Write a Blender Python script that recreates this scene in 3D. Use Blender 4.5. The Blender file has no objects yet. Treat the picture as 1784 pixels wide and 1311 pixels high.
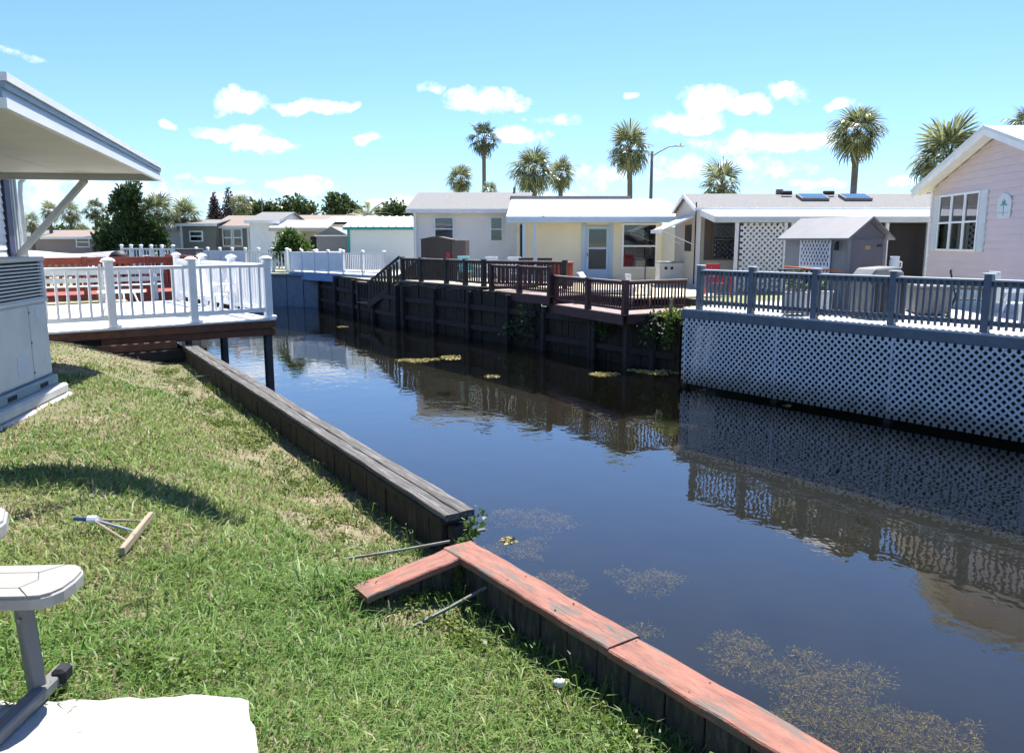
import bpy, bmesh, math, random
import numpy as np
from mathutils import Vector, Matrix, Euler
from mathutils.geometry import tessellate_polygon
random.seed(7)
R = math.radians
SC = bpy.context.scene
COL = SC.collection

# ------------------------------------------------------------------ camera, sky, sun, exposure
CAM_H, FPX, PITCH = 1.6, 1390.0, math.atan(235 / 1390.0)
cam = bpy.data.objects.new('camera', bpy.data.cameras.new('camera'))
COL.objects.link(cam)
cam.location = (0, 0, CAM_H)
cam.rotation_euler = (math.pi / 2 - PITCH, 0, 0)
cam.data.sensor_width = 36
cam.data.lens = 36 * FPX / 1784
cam.data.clip_end = 3000
cam.data.clip_start = 0.05
SC.camera = cam
SUN_DIR = Vector((0.15, 0.50, 1.0)).normalized()      # towards the sun
SUN_EL = math.asin(SUN_DIR.z)
SUN_AZ = math.atan2(SUN_DIR.x, SUN_DIR.y)             # clockwise from +Y
sun = bpy.data.objects.new('sun', bpy.data.lights.new('sun', 'SUN'))
COL.objects.link(sun)
sun.data.energy = 5.0
sun.data.angle = R(0.53)
sun.data.color = (1.0, 0.96, 0.90)
sun.rotation_euler = SUN_DIR.to_track_quat('Z', 'Y').to_euler()
SC.view_settings.view_transform = 'Standard'
SC.view_settings.look = 'None'
SC.view_settings.exposure = 1.20
SC.view_settings.gamma = 1.0
SC.view_settings.use_curve_mapping = False
SC.cycles.use_adaptive_sampling = True
SC.cycles.adaptive_threshold = .03
SC.cycles.max_bounces = 5
SC.cycles.diffuse_bounces = 3
SC.cycles.glossy_bounces = 3
SC.cycles.transmission_bounces = 2
SC.cycles.transparent_max_bounces = 8
SC.cycles.caustics_reflective = False
SC.cycles.caustics_refractive = False
SKY_STRENGTH = 0.105

def ray(px, py):
    s, c = math.sin(PITCH), math.cos(PITCH)
    yc = py - 655.5
    return px - 892.0, FPX * c - yc * s, -(FPX * s + yc * c)

def at(px, py, D):
    """world point seen in direction (px, py) at forward distance D"""
    x, y, d = ray(px, py)
    t = D / y
    return Vector((x * t, D, CAM_H + d * t))

def build_world():
    w = bpy.data.worlds.new('World')
    SC.world = w
    w.use_nodes = True
    nt = w.node_tree
    nt.nodes.clear()
    N, L = nt.nodes.new, nt.links.new
    out = N('ShaderNodeOutputWorld')
    bg = N('ShaderNodeBackground')
    bg.inputs['Strength'].default_value = SKY_STRENGTH
    sky = N('ShaderNodeTexSky')
    sky.sky_type = 'NISHITA'
    sky.sun_disc = False
    sky.sun_elevation = SUN_EL
    sky.sun_rotation = SUN_AZ
    sky.altitude = 5
    sky.air_density = 1.0
    sky.dust_density = 0.35
    sky.ozone_density = .5
    tc = N('ShaderNodeTexCoord')
    def math_(op, a, b=None, c=None):
        n = N('ShaderNodeMath')
        n.operation = op
        for i, v in enumerate((a, b, c)):
            if v is None:
                continue
            if isinstance(v, (int, float)):
                n.inputs[i].default_value = v
            else:
                L(v, n.inputs[i])
        return n.outputs[0]
    def noise(scale, detail, vec, rough=.55):
        n = N('ShaderNodeTexNoise')
        n.inputs['Scale'].default_value = scale
        n.inputs['Detail'].default_value = detail
        n.inputs['Roughness'].default_value = rough
        L(vec, n.inputs['Vector'])
        return n.outputs
    nrm = N('ShaderNodeVectorMath')
    nrm.operation = 'NORMALIZE'
    L(tc.outputs['Generated'], nrm.inputs[0])
    sep = N('ShaderNodeSeparateXYZ')
    L(nrm.outputs[0], sep.inputs[0])
    az = math_('ARCTAN2', sep.outputs[0], sep.outputs[1])
    el = math_('ARCSINE', sep.outputs[2])
    n1 = noise(22, 5, nrm.outputs[0])
    n2 = noise(48, 7, nrm.outputs[0], .62)
    sc = N('ShaderNodeSeparateColor')
    L(n1['Color'], sc.inputs[0])
    wa = math_('MULTIPLY_ADD', sc.outputs[0], .05, -.025)
    we = math_('MULTIPLY_ADD', sc.outputs[1], .030, -.015)
    azw = math_('ADD', az, wa)
    elw = math_('ADD', el, we)
    fr = [(418,184,44,17,1),(412,172,20,12,1),(545,188,62,12,1),(602,187,28,10,1),(290,220,13,7,.8),(405,232,62,11,.75),(468,254,44,12,1),(640,241,32,8,.8),
          (525,324,58,14,.9),(365,312,45,8,.5),(752,153,24,10,.8),(845,175,66,20,1),(900,172,24,8,.6),(960,206,50,10,.45),(912,239,55,15,1),
          (1232,176,44,24,1),(1200,212,58,18,1),(1300,182,34,16,.9),(1362,163,34,13,.8),(1330,248,120,17,.95),(1420,240,50,10,.7),(1215,290,160,18,.55),(1360,300,60,14,.35),
          (1040,305,70,22,.6),(960,345,120,10,.6),(1418,326,40,8,.7),(1572,320,40,8,.8),(1466,186,22,8,.8),(20,90,45,7,.4),(690,360,50,16,.8),
          (120,335,180,26,.55),(420,345,140,10,.35),(1100,168,14,6,.3)]
    cl = []
    for px, py, rx, ry, a in fr:
        d = Vector(ray(px, py)).normalized()
        A, E = math.atan2(d.x, d.y), math.asin(d.z)
        cl.append((A, E, rx / 1420, ry / 1420, a))
    rr = random.Random(5)
    for k in range(18):                                # cumulus carried on round the horizon, enlarged to lift the light in shade
        A = R(42 + 276 * (k + rr.random()) / 18)
        cl.append(((A + math.pi) % (2 * math.pi) - math.pi, R(rr.uniform(3, 15)), rr.uniform(.04, .11), rr.uniform(.010, .024), rr.uniform(.6, 1)))
    cv = N('ShaderNodeCombineXYZ')
    L(azw, cv.inputs[0])
    L(elw, cv.inputs[1])
    groups = {}
    for A, E, ra, re, a in cl:
        mp = N('ShaderNodeMapping')
        mp.vector_type = 'TEXTURE'
        mp.inputs['Location'].default_value = (A, E, 0)
        mp.inputs['Scale'].default_value = (ra * 1.22, re * 1.25, 1)
        L(cv.outputs[0], mp.inputs[0])
        gr = N('ShaderNodeTexGradient')
        gr.gradient_type = 'SPHERICAL'
        L(mp.outputs[0], gr.inputs[0])
        k = 1.0 if a > .85 else (.8 if a > .65 else .5)
        groups[k] = gr.outputs['Fac'] if k not in groups else math_('MAXIMUM', groups[k], gr.outputs['Fac'])
    tot = None
    for k, v in groups.items():
        v = math_('MULTIPLY', math_('MULTIPLY', v, math_('SUBTRACT', 2.0, v)), k)
        tot = v if tot is None else math_('MAXIMUM', tot, v)
    dens = math_('ADD', math_('MULTIPLY', tot, 1.15), math_('MULTIPLY_ADD', n2['Fac'], 3.2, -1.62))
    dens = math_('MULTIPLY', dens, math_('MINIMUM', math_('MULTIPLY', tot, 6), 1))
    mr = N('ShaderNodeMapRange')
    mr.interpolation_type = 'SMOOTHSTEP'
    L(dens, mr.inputs['Value'])
    mr.inputs['From Min'].default_value = -.05
    mr.inputs['From Max'].default_value = 1.35
    mr.inputs['To Max'].default_value = .94
    mix = N('ShaderNodeMix')
    mix.data_type = 'RGBA'
    L(mr.outputs[0], mix.inputs['Factor'])
    tint = N('ShaderNodeMix')
    tint.data_type = 'RGBA'
    tint.blend_type = 'MULTIPLY'
    tint.inputs['Factor'].default_value = 1
    L(sky.outputs[0], tint.inputs['A'])
    tint.inputs['B'].default_value = (.455, .63, .90, 1)
    L(tint.outputs['Result'], mix.inputs['A'])
    mix.inputs['B'].default_value = (6.6, 6.7, 6.8, 1)
    L(mix.outputs['Result'], bg.inputs['Color'])
    L(bg.outputs[0], out.inputs[0])
build_world()

# ------------------------------------------------------------------ materials
MATS = {}
def mat(name, color, rough=.7, var=.0, scale=4.0, bump=0.0, metal=0.0, spec=.4, stretch=(1, 1, 1), dark=None, dscale=2.0, dlo=.5, dhi=.7, dmix=1.0, bscale=None, coord='Object', crack=None):
    """procedural principled material: base colour with noise variation, optional second colour in patches, fine relief"""
    if name in MATS:
        return MATS[name]
    m = bpy.data.materials.new(name)
    m.use_nodes = True
    nt = m.node_tree
    N, L = nt.nodes.new, nt.links.new
    b = nt.nodes['Principled BSDF']
    b.inputs['Roughness'].default_value = rough
    b.inputs['Metallic'].default_value = metal
    b.inputs['Specular IOR Level'].default_value = spec
    b.inputs['Base Color'].default_value = (*color, 1)
    tc = N('ShaderNodeTexCoord')
    mp = N('ShaderNodeMapping')
    mp.inputs['Scale'].default_value = stretch
    L(tc.outputs[coord], mp.inputs[0])
    oi = N('ShaderNodeObjectInfo')
    av = N('ShaderNodeVectorMath')
    av.operation = 'ADD'
    rv = N('ShaderNodeVectorMath')
    rv.operation = 'SCALE'
    rv.inputs[0].default_value = (37, 51, 29)
    L(oi.outputs['Random'], rv.inputs['Scale'])
    L(mp.outputs[0], av.inputs[0])
    L(rv.outputs[0], av.inputs[1])
    n = N('ShaderNodeTexNoise')
    n.inputs['Scale'].default_value = scale
    n.inputs['Detail'].default_value = 6
    L(av.outputs[0], n.inputs['Vector'])
    if var or dark:
        cr = N('ShaderNodeMix')
        cr.data_type = 'RGBA'
        lo = [max(0, c * (1 - var)) for c in color]
        hi = [min(1, c * (1 + var)) for c in color]
        cr.inputs['A'].default_value = (*lo, 1)
        cr.inputs['B'].default_value = (*hi, 1)
        mr = N('ShaderNodeMapRange')
        mr.inputs['From Min'].default_value = .3
        mr.inputs['From Max'].default_value = .7
        L(n.outputs['Fac'], mr.inputs['Value'])
        L(mr.outputs[0], cr.inputs['Factor'])
        col = cr.outputs['Result']
        if dark:
            n2 = N('ShaderNodeTexNoise')
            n2.inputs['Scale'].default_value = dscale
            n2.inputs['Detail'].default_value = 7
            n2.inputs['Roughness'].default_value = .62
            L(av.outputs[0], n2.inputs['Vector'])
            m2 = N('ShaderNodeMapRange')
            m2.inputs['From Min'].default_value = dlo
            m2.inputs['From Max'].default_value = dhi
            m2.inputs['To Max'].default_value = dmix
            L(n2.outputs['Fac'], m2.inputs['Value'])
            c2 = N('ShaderNodeMix')
            c2.data_type = 'RGBA'
            L(m2.outputs[0], c2.inputs['Factor'])
            L(col, c2.inputs['A'])
            c2.inputs['B'].default_value = (*dark, 1)
            col = c2.outputs['Result']
        if crack:
            mc = N('ShaderNodeMapping')
            mc.inputs['Scale'].default_value = (1.1, 22, 22)
            L(av.outputs[0], mc.inputs[0])
            n4 = N('ShaderNodeTexNoise')
            n4.inputs['Scale'].default_value = 1.0
            n4.inputs['Detail'].default_value = 3
            L(mc.outputs[0], n4.inputs['Vector'])
            ab = N('ShaderNodeMath')
            ab.operation = 'SUBTRACT'
            ab.inputs[1].default_value = .5
            L(n4.outputs['Fac'], ab.inputs[0])
            a2 = N('ShaderNodeMath')
            a2.operation = 'ABSOLUTE'
            L(ab.outputs[0], a2.inputs[0])
            m4 = N('ShaderNodeMapRange')
            m4.inputs['From Min'].default_value = .008
            m4.inputs['From Max'].default_value = .022
            m4.inputs['To Min'].default_value = .75
            m4.inputs['To Max'].default_value = 0
            L(a2.outputs[0], m4.inputs['Value'])
            n5 = N('ShaderNodeTexNoise')
            n5.inputs['Scale'].default_value = 1.6
            L(av.outputs[0], n5.inputs['Vector'])
            m5 = N('ShaderNodeMapRange')
            m5.inputs['From Min'].default_value = .42
            m5.inputs['From Max'].default_value = .52
            L(n5.outputs['Fac'], m5.inputs['Value'])
            mm = N('ShaderNodeMath')
            mm.operation = 'MULTIPLY'
            L(m4.outputs[0], mm.inputs[0])
            L(m5.outputs[0], mm.inputs[1])
            c4 = N('ShaderNodeMix')
            c4.data_type = 'RGBA'
            L(mm.outputs[0], c4.inputs['Factor'])
            L(col, c4.inputs['A'])
            c4.inputs['B'].default_value = (*crack, 1)
            col = c4.outputs['Result']
        L(col, b.inputs['Base Color'])
    if bump:
        bn = N('ShaderNodeBump')
        bn.inputs['Strength'].default_value = bump
        bn.inputs['Distance'].default_value = .01
        if bscale:
            n3 = N('ShaderNodeTexNoise')
            n3.inputs['Scale'].default_value = bscale
            n3.inputs['Detail'].default_value = 5
            L(av.outputs[0], n3.inputs['Vector'])
            L(n3.outputs['Fac'], bn.inputs['Height'])
        else:
            L(n.outputs['Fac'], bn.inputs['Height'])
        L(bn.outputs[0], b.inputs['Normal'])
    MATS[name] = m
    return m

VINYL = mat('white_vinyl', (.86, .86, .85), .45, .05, 3)
DECKWHITE = mat('white_deck_board', (.74, .73, .70), .6, .08, 6, .15)
BLUE = mat('slate_blue_paint', (.135, .160, .185), .55, .14, 5, .2, dark=(.20, .22, .24), dscale=7, dlo=.58, dhi=.72, dmix=.5)
BLUESUNTOP = mat('sunlit_blue_plank', (.62, .60, .57), .75, .12, 5, .3)  # blue deck boards given a pale colour that stands in for full sun
LATTICE = mat('lattice_paint', (.80, .81, .80), .6, .08, 3, dark=(.45, .46, .44), dscale=1.3, dlo=.52, dhi=.75, dmix=.6)
def waterline_grime(m, col, z0, z1):
    # algae and silt left on the strips by high water
    nt = m.node_tree
    N, L = nt.nodes.new, nt.links.new
    b = nt.nodes['Principled BSDF']
    src = b.inputs['Base Color'].links[0].from_socket
    g = N('ShaderNodeNewGeometry')
    sp = N('ShaderNodeSeparateXYZ')
    L(g.outputs['Position'], sp.inputs[0])
    n = N('ShaderNodeTexNoise')
    n.inputs['Scale'].default_value = 2.5
    n.inputs['Detail'].default_value = 5
    L(g.outputs['Position'], n.inputs['Vector'])
    a = N('ShaderNodeMath')
    a.operation = 'MULTIPLY_ADD'
    a.inputs[1].default_value = .5
    L(n.outputs['Fac'], a.inputs[0])
    L(sp.outputs[2], a.inputs[2])
    mr = N('ShaderNodeMapRange')
    mr.inputs['From Min'].default_value = z0 + .25
    mr.inputs['From Max'].default_value = z1 + .25
    mr.inputs['To Min'].default_value = .85
    mr.inputs['To Max'].default_value = 0
    L(a.outputs[0], mr.inputs['Value'])
    mx = N('ShaderNodeMix')
    mx.data_type = 'RGBA'
    L(mr.outputs[0], mx.inputs['Factor'])
    L(src, mx.inputs['A'])
    mx.inputs['B'].default_value = (*col, 1)
    L(mx.outputs['Result'], b.inputs['Base Color'])
waterline_grime(LATTICE, (.24, .215, .16), -1.60, -1.2)
LATTW = mat('white_lattice', (.70, .71, .72), .55, .06, 3)
MAROON = mat('maroon_stain', (.070, .034, .032), .7, .25, 9, .25)
MAROONTOP = mat('maroon_board_worn', (.26, .19, .17), .75, .2, 8, .3)
BROWN = mat('dark_brown_stain', (.042, .034, .028), .75, .3, 8, .3)
BROWNTOP = mat('worn_brown_board', (.36, .30, .24), .8, .25, 8, .3)
REDSTAIN = mat('redwood_stain', (.30, .070, .045), .7, .25, 6, .2)
RUST = mat('rust_brown_joist', (.13, .058, .034), .8, .3, 7, .3)
DARKWOOD = mat('creosote_timber', (.035, .028, .024), .85, .35, 9, .4)
BLACKCAP = mat('weathered_black_board', (.085, .078, .072), .85, .45, 5, .9, stretch=(.7, 16, 16), dark=(.26, .25, .235), dscale=3.2, dlo=.50, dhi=.66, dmix=.8, crack=(.012, .010, .009))
BLACKWALL = mat('tarred_plank', (.040, .034, .029), .85, .5, 6, .5, stretch=(6, 6, 1.2), dark=(.14, .12, .095), dscale=4, dlo=.55, dhi=.75, dmix=.6)
ORANGE = mat('salmon_paint_chipped', (.265, .112, .078), .8, .25, 8, .5, stretch=(1, 3.4, 3.4), dark=(.13, .11, .09), dscale=5.0, dlo=.53, dhi=.59, dmix=.85, bscale=30, crack=(.07, .045, .035))
ORANGEWALL = mat('tarred_plank_land_wall', (.060, .050, .040), .85, .5, 6, .5, stretch=(6, 6, 1.5), dark=(.16, .14, .11), dscale=3, dlo=.55, dhi=.75, dmix=.6)
SEAWALL = mat('dark_seawall_board', (.026, .021, .014), .85, .5, 5, .4, stretch=(4, 4, .7), dark=(.075, .065, .038), dscale=2.2, dlo=.52, dhi=.75, dmix=.7)
SHEETPALE = mat('pale_sheet_piling', (.19, .24, .29), .6, .15, 3, dark=(.2, .2, .16), dscale=1, dlo=.5, dhi=.8, dmix=.4)
CONC = mat('concrete', (.52, .50, .46), .85, .10, 9, .35, dark=(.38, .36, .32), dscale=3, dlo=.55, dhi=.8, dmix=.5)
SLAB = mat('painted_concrete_slab', (.40, .39, .37), .85, .05, 12, .35, dark=(.12, .11, .10), dscale=11, dlo=.665, dhi=.70, dmix=.85, bscale=90)
ACM = mat('air_conditioner_paint', (.64, .63, .59), .5, .05, 3, dark=(.30, .31, .31), dscale=2, dlo=.5, dhi=.8, dmix=.4)
ACBASE = mat('grey_steel_rail', (.27, .33, .35), .5, .1, 4)
BLACK = mat('flat_black', (.012, .012, .014), .6)
ALU = mat('white_aluminium', (.72, .73, .74), .4, .04, 3)
ALUGREY = mat('grey_aluminium', (.52, .55, .57), .4, .06, 3)
SOFFIT = mat('soffit_panel', (.80, .75, .67), .6, .05, 2)
GALV = mat('galvanised_pipe', (.17, .185, .165), .6, .25, 14, metal=.0, dark=(.18, .11, .07), dscale=9, dlo=.52, dhi=.7)
CREAM = mat('cream_siding', (.82, .75, .54), .6, .03, 2)
OFFWHITE = mat('offwhite_stucco', (.86, .82, .75), .75, .03, 2, .15, bscale=60)
PINK = mat('pale_pink_siding', (.70, .575, .56), .55, .03, 2)
TAN = mat('tan_siding', (.47, .43, .36), .6, .04, 2)
GREYGREEN = mat('greygreen_siding', (.20, .205, .17), .65, .05, 2)
BROWNGREY = mat('taupe_siding', (.30, .24, .22), .65, .05, 2)
SHINGLE = mat('pale_shingle', (.20, .195, .19), .9, .25, 9, .5, stretch=(1, 4, 4), dark=(.13, .125, .12), dscale=14, dlo=.5, dhi=.7, dmix=.6, bscale=25)
SHINGLETAN = mat('tan_shingle', (.25, .195, .16), .9, .15, 9, .4, stretch=(1, 4, 4))
METALROOF = mat('white_metal_roof', (.80, .80, .79), .45, .02, 2)
TEAL = mat('teal_trim', (.02, .28, .27), .5)
SHEDGREY = mat('grey_resin_shed', (.155, .14, .15), .6, .06, 3)
SHEDROOF = mat('grey_resin_roof', (.22, .215, .22), .6, .06, 3)
SHEDBROWN = mat('brown_steel_shed', (.085, .068, .058), .6, .1, 3)
PALEBLUE = mat('pale_blue_paint', (.42, .55, .66), .5, .05, 2)
BLUEFASCIA = mat('blue_fascia_paint', (.20, .33, .52), .6, .12, 3)
BARK = mat('palm_bark', (.15, .125, .10), .9, .3, 6, .8, stretch=(1, 1, 6))
BARK2 = mat('tree_bark', (.10, .08, .06), .9, .3, 6, .6)
BOOT = mat('palm_boot_fibre', (.24, .16, .09), .9, .3, 8, .5)
TABLEW = mat('almond_plastic', (.30, .29, .27), .5, .03, 4, .12, bscale=200)
TABLELEG = mat('powder_coat_steel', (.15, .15, .145), .45, .05, 5)
WOODPALE = mat('bare_pine', (.30, .235, .165), .75, .15, 5, .2, stretch=(1, 10, 10))
BLUEMETAL = mat('blue_handle', (.035, .065, .20), .45)
PALEHANDLE = mat('faded_blue_handle', (.22, .26, .34), .5)
GREYFAB = mat('grey_vinyl_cover', (.20, .20, .195), .7, .1, 4)
REDPL = mat('red_plastic', (.45, .04, .06), .5)
ORANGEPL = mat('orange_cord', (.85, .20, .05), .6)
CUSHION = mat('striped_cushion', (.62, .61, .58), .8, .25, 9)
CURTAIN = mat('pale_curtain', (.55, .60, .60), .9, .08, 5)
DARKROOM = mat('dark_interior', (.018, .017, .018), .9)
PLAQUE = mat('plaque_white', (.62, .66, .68), .6, .05, 4)
GREENP = mat('plaque_green', (.10, .33, .30), .7)
SOILPOT = mat('potting_soil', (.05, .035, .025), .9)
BOATW = mat('boat_gelcoat', (.50, .48, .45), .4, .05, 2)
TUBW = mat('white_plastic', (.78, .78, .76), .45, .03, 2)
TEALPL = mat('aqua_plastic', (.30, .62, .58), .5)

def glass_mat():
    m = bpy.data.materials.new('window_glass')
    m.use_nodes = True
    nt = m.node_tree
    nt.nodes.clear()
    N, L = nt.nodes.new, nt.links.new
    o = N('ShaderNodeOutputMaterial')
    tr = N('ShaderNodeBsdfTransparent')
    tr.inputs[0].default_value = (.62, .66, .68, 1)
    gl = N('ShaderNodeBsdfGlossy')
    gl.inputs['Roughness'].default_value = .02
    gl.inputs['Color'].default_value = (.9, .93, .95, 1)
    fr = N('ShaderNodeFresnel')
    fr.inputs['IOR'].default_value = 1.75
    mx = N('ShaderNodeMixShader')
    L(fr.outputs[0], mx.inputs[0])
    L(tr.outputs[0], mx.inputs[1])
    L(gl.outputs[0], mx.inputs[2])
    L(mx.outputs[0], o.inputs[0])
    return m
GLASS = glass_mat()

def leaf_mat(name, color, var=.35, trans=.35, rough=.45, attr=False):
    m = bpy.data.materials.new(name)
    m.use_nodes = True
    nt = m.node_tree
    nt.nodes.clear()
    N, L = nt.nodes.new, nt.links.new
    o = N('ShaderNodeOutputMaterial')
    b = N('ShaderNodeBsdfPrincipled')
    b.inputs['Roughness'].default_value = rough
    b.inputs['Specular IOR Level'].default_value = .35
    t = N('ShaderNodeBsdfTranslucent')
    mx = N('ShaderNodeMixShader')
    mx.inputs[0].default_value = trans
    if attr:
        a = N('ShaderNodeAttribute')
        a.attribute_name = 'Col'
        c = a.outputs['Color']
    else:
        g = N('ShaderNodeNewGeometry')
        oi = N('ShaderNodeObjectInfo')
        ad = N('ShaderNodeMath')
        ad.operation = 'ADD'
        L(g.outputs['Random Per Island'], ad.inputs[0])
        L(oi.outputs['Random'], ad.inputs[1])
        fr = N('ShaderNodeMath')
        fr.operation = 'FRACT'
        L(ad.outputs[0], fr.inputs[0])
        cr = N('ShaderNodeMix')
        cr.data_type = 'RGBA'
        L(fr.outputs[0], cr.inputs['Factor'])
        cr.inputs['A'].default_value = (*[x * (1 - var) for x in color], 1)
        cr.inputs['B'].default_value = (color[0] * (1 + var * 1.3), color[1] * (1 + var), color[2] * (1 + var * .5), 1)
        c = cr.outputs['Result']
    L(c, b.inputs['Base Color'])
    L(c, t.inputs['Color'])
    L(b.outputs[0], mx.inputs[1])
    L(t.outputs[0], mx.inputs[2])
    L(mx.outputs[0], o.inputs[0])
    return m
PALMLEAF = leaf_mat('palm_leaf', (.185, .225, .135), .7, .38, .30)
PALMLEAF2 = leaf_mat('dark_palm_leaf', (.085, .115, .06), .6, .25, .35)
EVERLEAF = leaf_mat('evergreen_leaf', (.052, .095, .030), .45, .2)
TREELEAF = leaf_mat('broad_leaf', (.060, .095, .032), .45, .3)
BUSHLEAF = leaf_mat('bush_leaf', (.085, .150, .035), .5, .35)
PINELEAF = leaf_mat('purple_pine_leaf', (.085, .060, .068), .3, .15)
WEEDLEAF = leaf_mat('weed_leaf', (.12, .18, .035), .5, .4)
GRASSM = leaf_mat('grass_blade', (.1, .15, .04), attr=True, trans=.40, rough=.5)
FLOATLEAF = leaf_mat('floating_scum', (.36, .33, .14), .5, .2, .7)
ALGAEM = leaf_mat('pondweed_leaf', (.31, .27, .06), .75, .3, .6)

# ------------------------------------------------------------------ mesh helpers
class MB:
    def __init__(self):
        self.v, self.f = [], []
    def add(self, vs, fs):
        o = len(self.v)
        self.v += [tuple(p) for p in vs]
        self.f += [tuple(i + o for i in q) for q in fs]
        return self
    def box(self, x0, x1, y0, y1, z0, z1):
        return self.add([(x0,y0,z0),(x1,y0,z0),(x1,y1,z0),(x0,y1,z0),(x0,y0,z1),(x1,y0,z1),(x1,y1,z1),(x0,y1,z1)],
                        [(3,2,1,0),(4,5,6,7),(0,1,5,4),(1,2,6,5),(2,3,7,6),(3,0,4,7)])
    def prism(self, pts, vec):
        """closed polygon pts (3d) swept by vec"""
        n = len(pts)
        vec = Vector(vec)
        a = [Vector(p) for p in pts]
        b = [p + vec for p in a]
        nr = Vector((0, 0, 0))
        for i in range(n):
            nr += a[i].cross(a[(i + 1) % n])
        fl = nr.dot(vec) > 0
        fs = [tuple(range(n))[::-1], tuple(range(n, 2 * n))] + [(i, (i + 1) % n, n + (i + 1) % n, n + i) for i in range(n)]
        if not fl:
            fs = [q[::-1] for q in fs]
        return self.add(a + b, fs)
    def bar(self, p0, p1, w, h, up=(0, 0, 1)):
        p0, p1 = Vector(p0), Vector(p1)
        d = (p1 - p0).normalized()
        u = Vector(up)
        s = d.cross(u)
        if s.length < 1e-4:
            s = d.cross(Vector((0, 1, 0)))
        s.normalize()
        u = s.cross(d).normalized()
        q = [p0 + s * a * w / 2 + u * b * h / 2 for a, b in ((-1,-1),(1,-1),(1,1),(-1,1))]
        return self.prism(q, p1 - p0)
    def tube(self, pts, rad, n=8):
        rings = []
        pts = [Vector(p) for p in pts]
        if isinstance(rad, (int, float)):
            rad = [rad] * len(pts)
        ref = Vector((.31, .17, .93))
        for i, p in enumerate(pts):
            d = (pts[min(i + 1, len(pts) - 1)] - pts[max(i - 1, 0)]).normalized()
            s = d.cross(ref if abs(d.dot(ref)) < .95 else Vector((1, 0, 0))).normalized()
            u = s.cross(d)
            rings.append([p + (s * math.cos(2 * math.pi * k / n) + u * math.sin(2 * math.pi * k / n)) * rad[i] for k in range(n)])
        vs = [p for r in rings for p in r]
        fs = []
        for i in range(len(rings) - 1):
            for k in range(n):
                a, b = i * n + k, i * n + (k + 1) % n
                fs.append((a, b, b + n, a + n))
        fs += [tuple(range(n))[::-1], tuple(range((len(rings) - 1) * n, len(rings) * n))]
        return self.add(vs, fs)
    def lathe(self, prof, n=12, cx=0, cy=0):
        vs, fs = [], []
        for r, z in prof:
            vs += [(cx + r * math.cos(2 * math.pi * k / n), cy + r * math.sin(2 * math.pi * k / n), z) for k in range(n)]
        for i in range(len(prof) - 1):
            for k in range(n):
                a, b = i * n + k, i * n + (k + 1) % n
                fs.append((a, b, b + n, a + n))
        fs += [tuple(range(n))[::-1], tuple(range((len(prof) - 1) * n, len(prof) * n))]
        return self.add(vs, fs)
    def mesh(self, name, m, smooth=False):
        me = bpy.data.meshes.new(name)
        me.from_pydata(self.v, [], self.f)
        me.materials.append(m)
        if smooth:
            me.shade_smooth()
        me.update()
        return me
    def build(self, name, m, parent=None, smooth=False, bev=0.0):
        me = self.mesh(name, m, smooth)
        if bev:
            bm = bmesh.new()
            bm.from_mesh(me)
            bmesh.ops.remove_doubles(bm, verts=bm.verts, dist=1e-5)
            bmesh.ops.bevel(bm, geom=[e for e in bm.edges if len(e.link_faces) == 2 and e.calc_face_angle(0) > .5], offset=bev, segments=1, affect='EDGES')
            bm.to_mesh(me)
            bm.free()
        return link(name, me, parent)

def link(name, me, parent=None, loc=None, rot=None):
    o = bpy.data.objects.new(name, me)
    COL.objects.link(o)
    if parent is not None:
        o.parent = parent
    if loc is not None:
        o.location = loc
    if rot is not None:
        o.rotation_euler = rot
    return o

def tag(o, label=None, cat=None, group=None, kind=None):
    if label: o['label'] = label
    if cat: o['category'] = cat
    if group: o['group'] = group
    if kind: o['kind'] = kind
    return o

def thing(name, label, cat, loc=(0, 0, 0), rz=0.0, group=None):
    o = bpy.data.objects.new(name, None)
    o.empty_display_size = .2
    COL.objects.link(o)
    o.location = loc
    o.rotation_euler = (0, 0, rz)
    return tag(o, label, cat, group)

def copy_tree(o, parent=None):
    c = o.copy()
    COL.objects.link(c)
    c.parent = parent
    for ch in o.children:
        copy_tree(ch, c)
    return c

PC = {}
def piece(name, parent, m, loc, size, rot=(0, 0, 0), bev=0.0):
    """one box shaped piece; alike pieces share mesh data"""
    key = (m.name, bev, *[round(s, 3) for s in size])
    if key not in PC:
        a, b, c = [max(s, .001) / 2 for s in size]
        me = MB().box(-a, a, -b, b, -c, c).mesh(name, m)
        if bev:
            bm = bmesh.new()
            bm.from_mesh(me)
            bmesh.ops.bevel(bm, geom=bm.edges[:], offset=min(bev, a * .8, b * .8, c * .8), segments=1, affect='EDGES')
            bm.to_mesh(me)
            bm.free()
        PC[key] = me
    return link(name, PC[key], parent, loc, rot)

def strut(name, parent, m, p0, p1, w, h, bev=0.0):
    """box piece between two points: w wide sideways, h deep upwards"""
    p0, p1 = Vector(p0), Vector(p1)
    d = p1 - p0
    L = d.length
    d.normalize()
    u = Vector((0, 0, 1))
    s = u.cross(d)
    if s.length < 1e-4:
        s = Vector((0, 1, 0))
    s.normalize()
    u = d.cross(s)
    rot = Matrix((d, s, u)).transposed().to_euler()
    return piece(name, parent, m, (p0 + p1) / 2, (L, w, h), rot, bev)

def bx(name, parent, m, x0, x1, y0, y1, z0, z1, bev=0.0):
    return piece(name, parent, m, ((x0 + x1) / 2, (y0 + y1) / 2, (z0 + z1) / 2), (x1 - x0, y1 - y0, z1 - z0), (0, 0, 0), bev)

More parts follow.
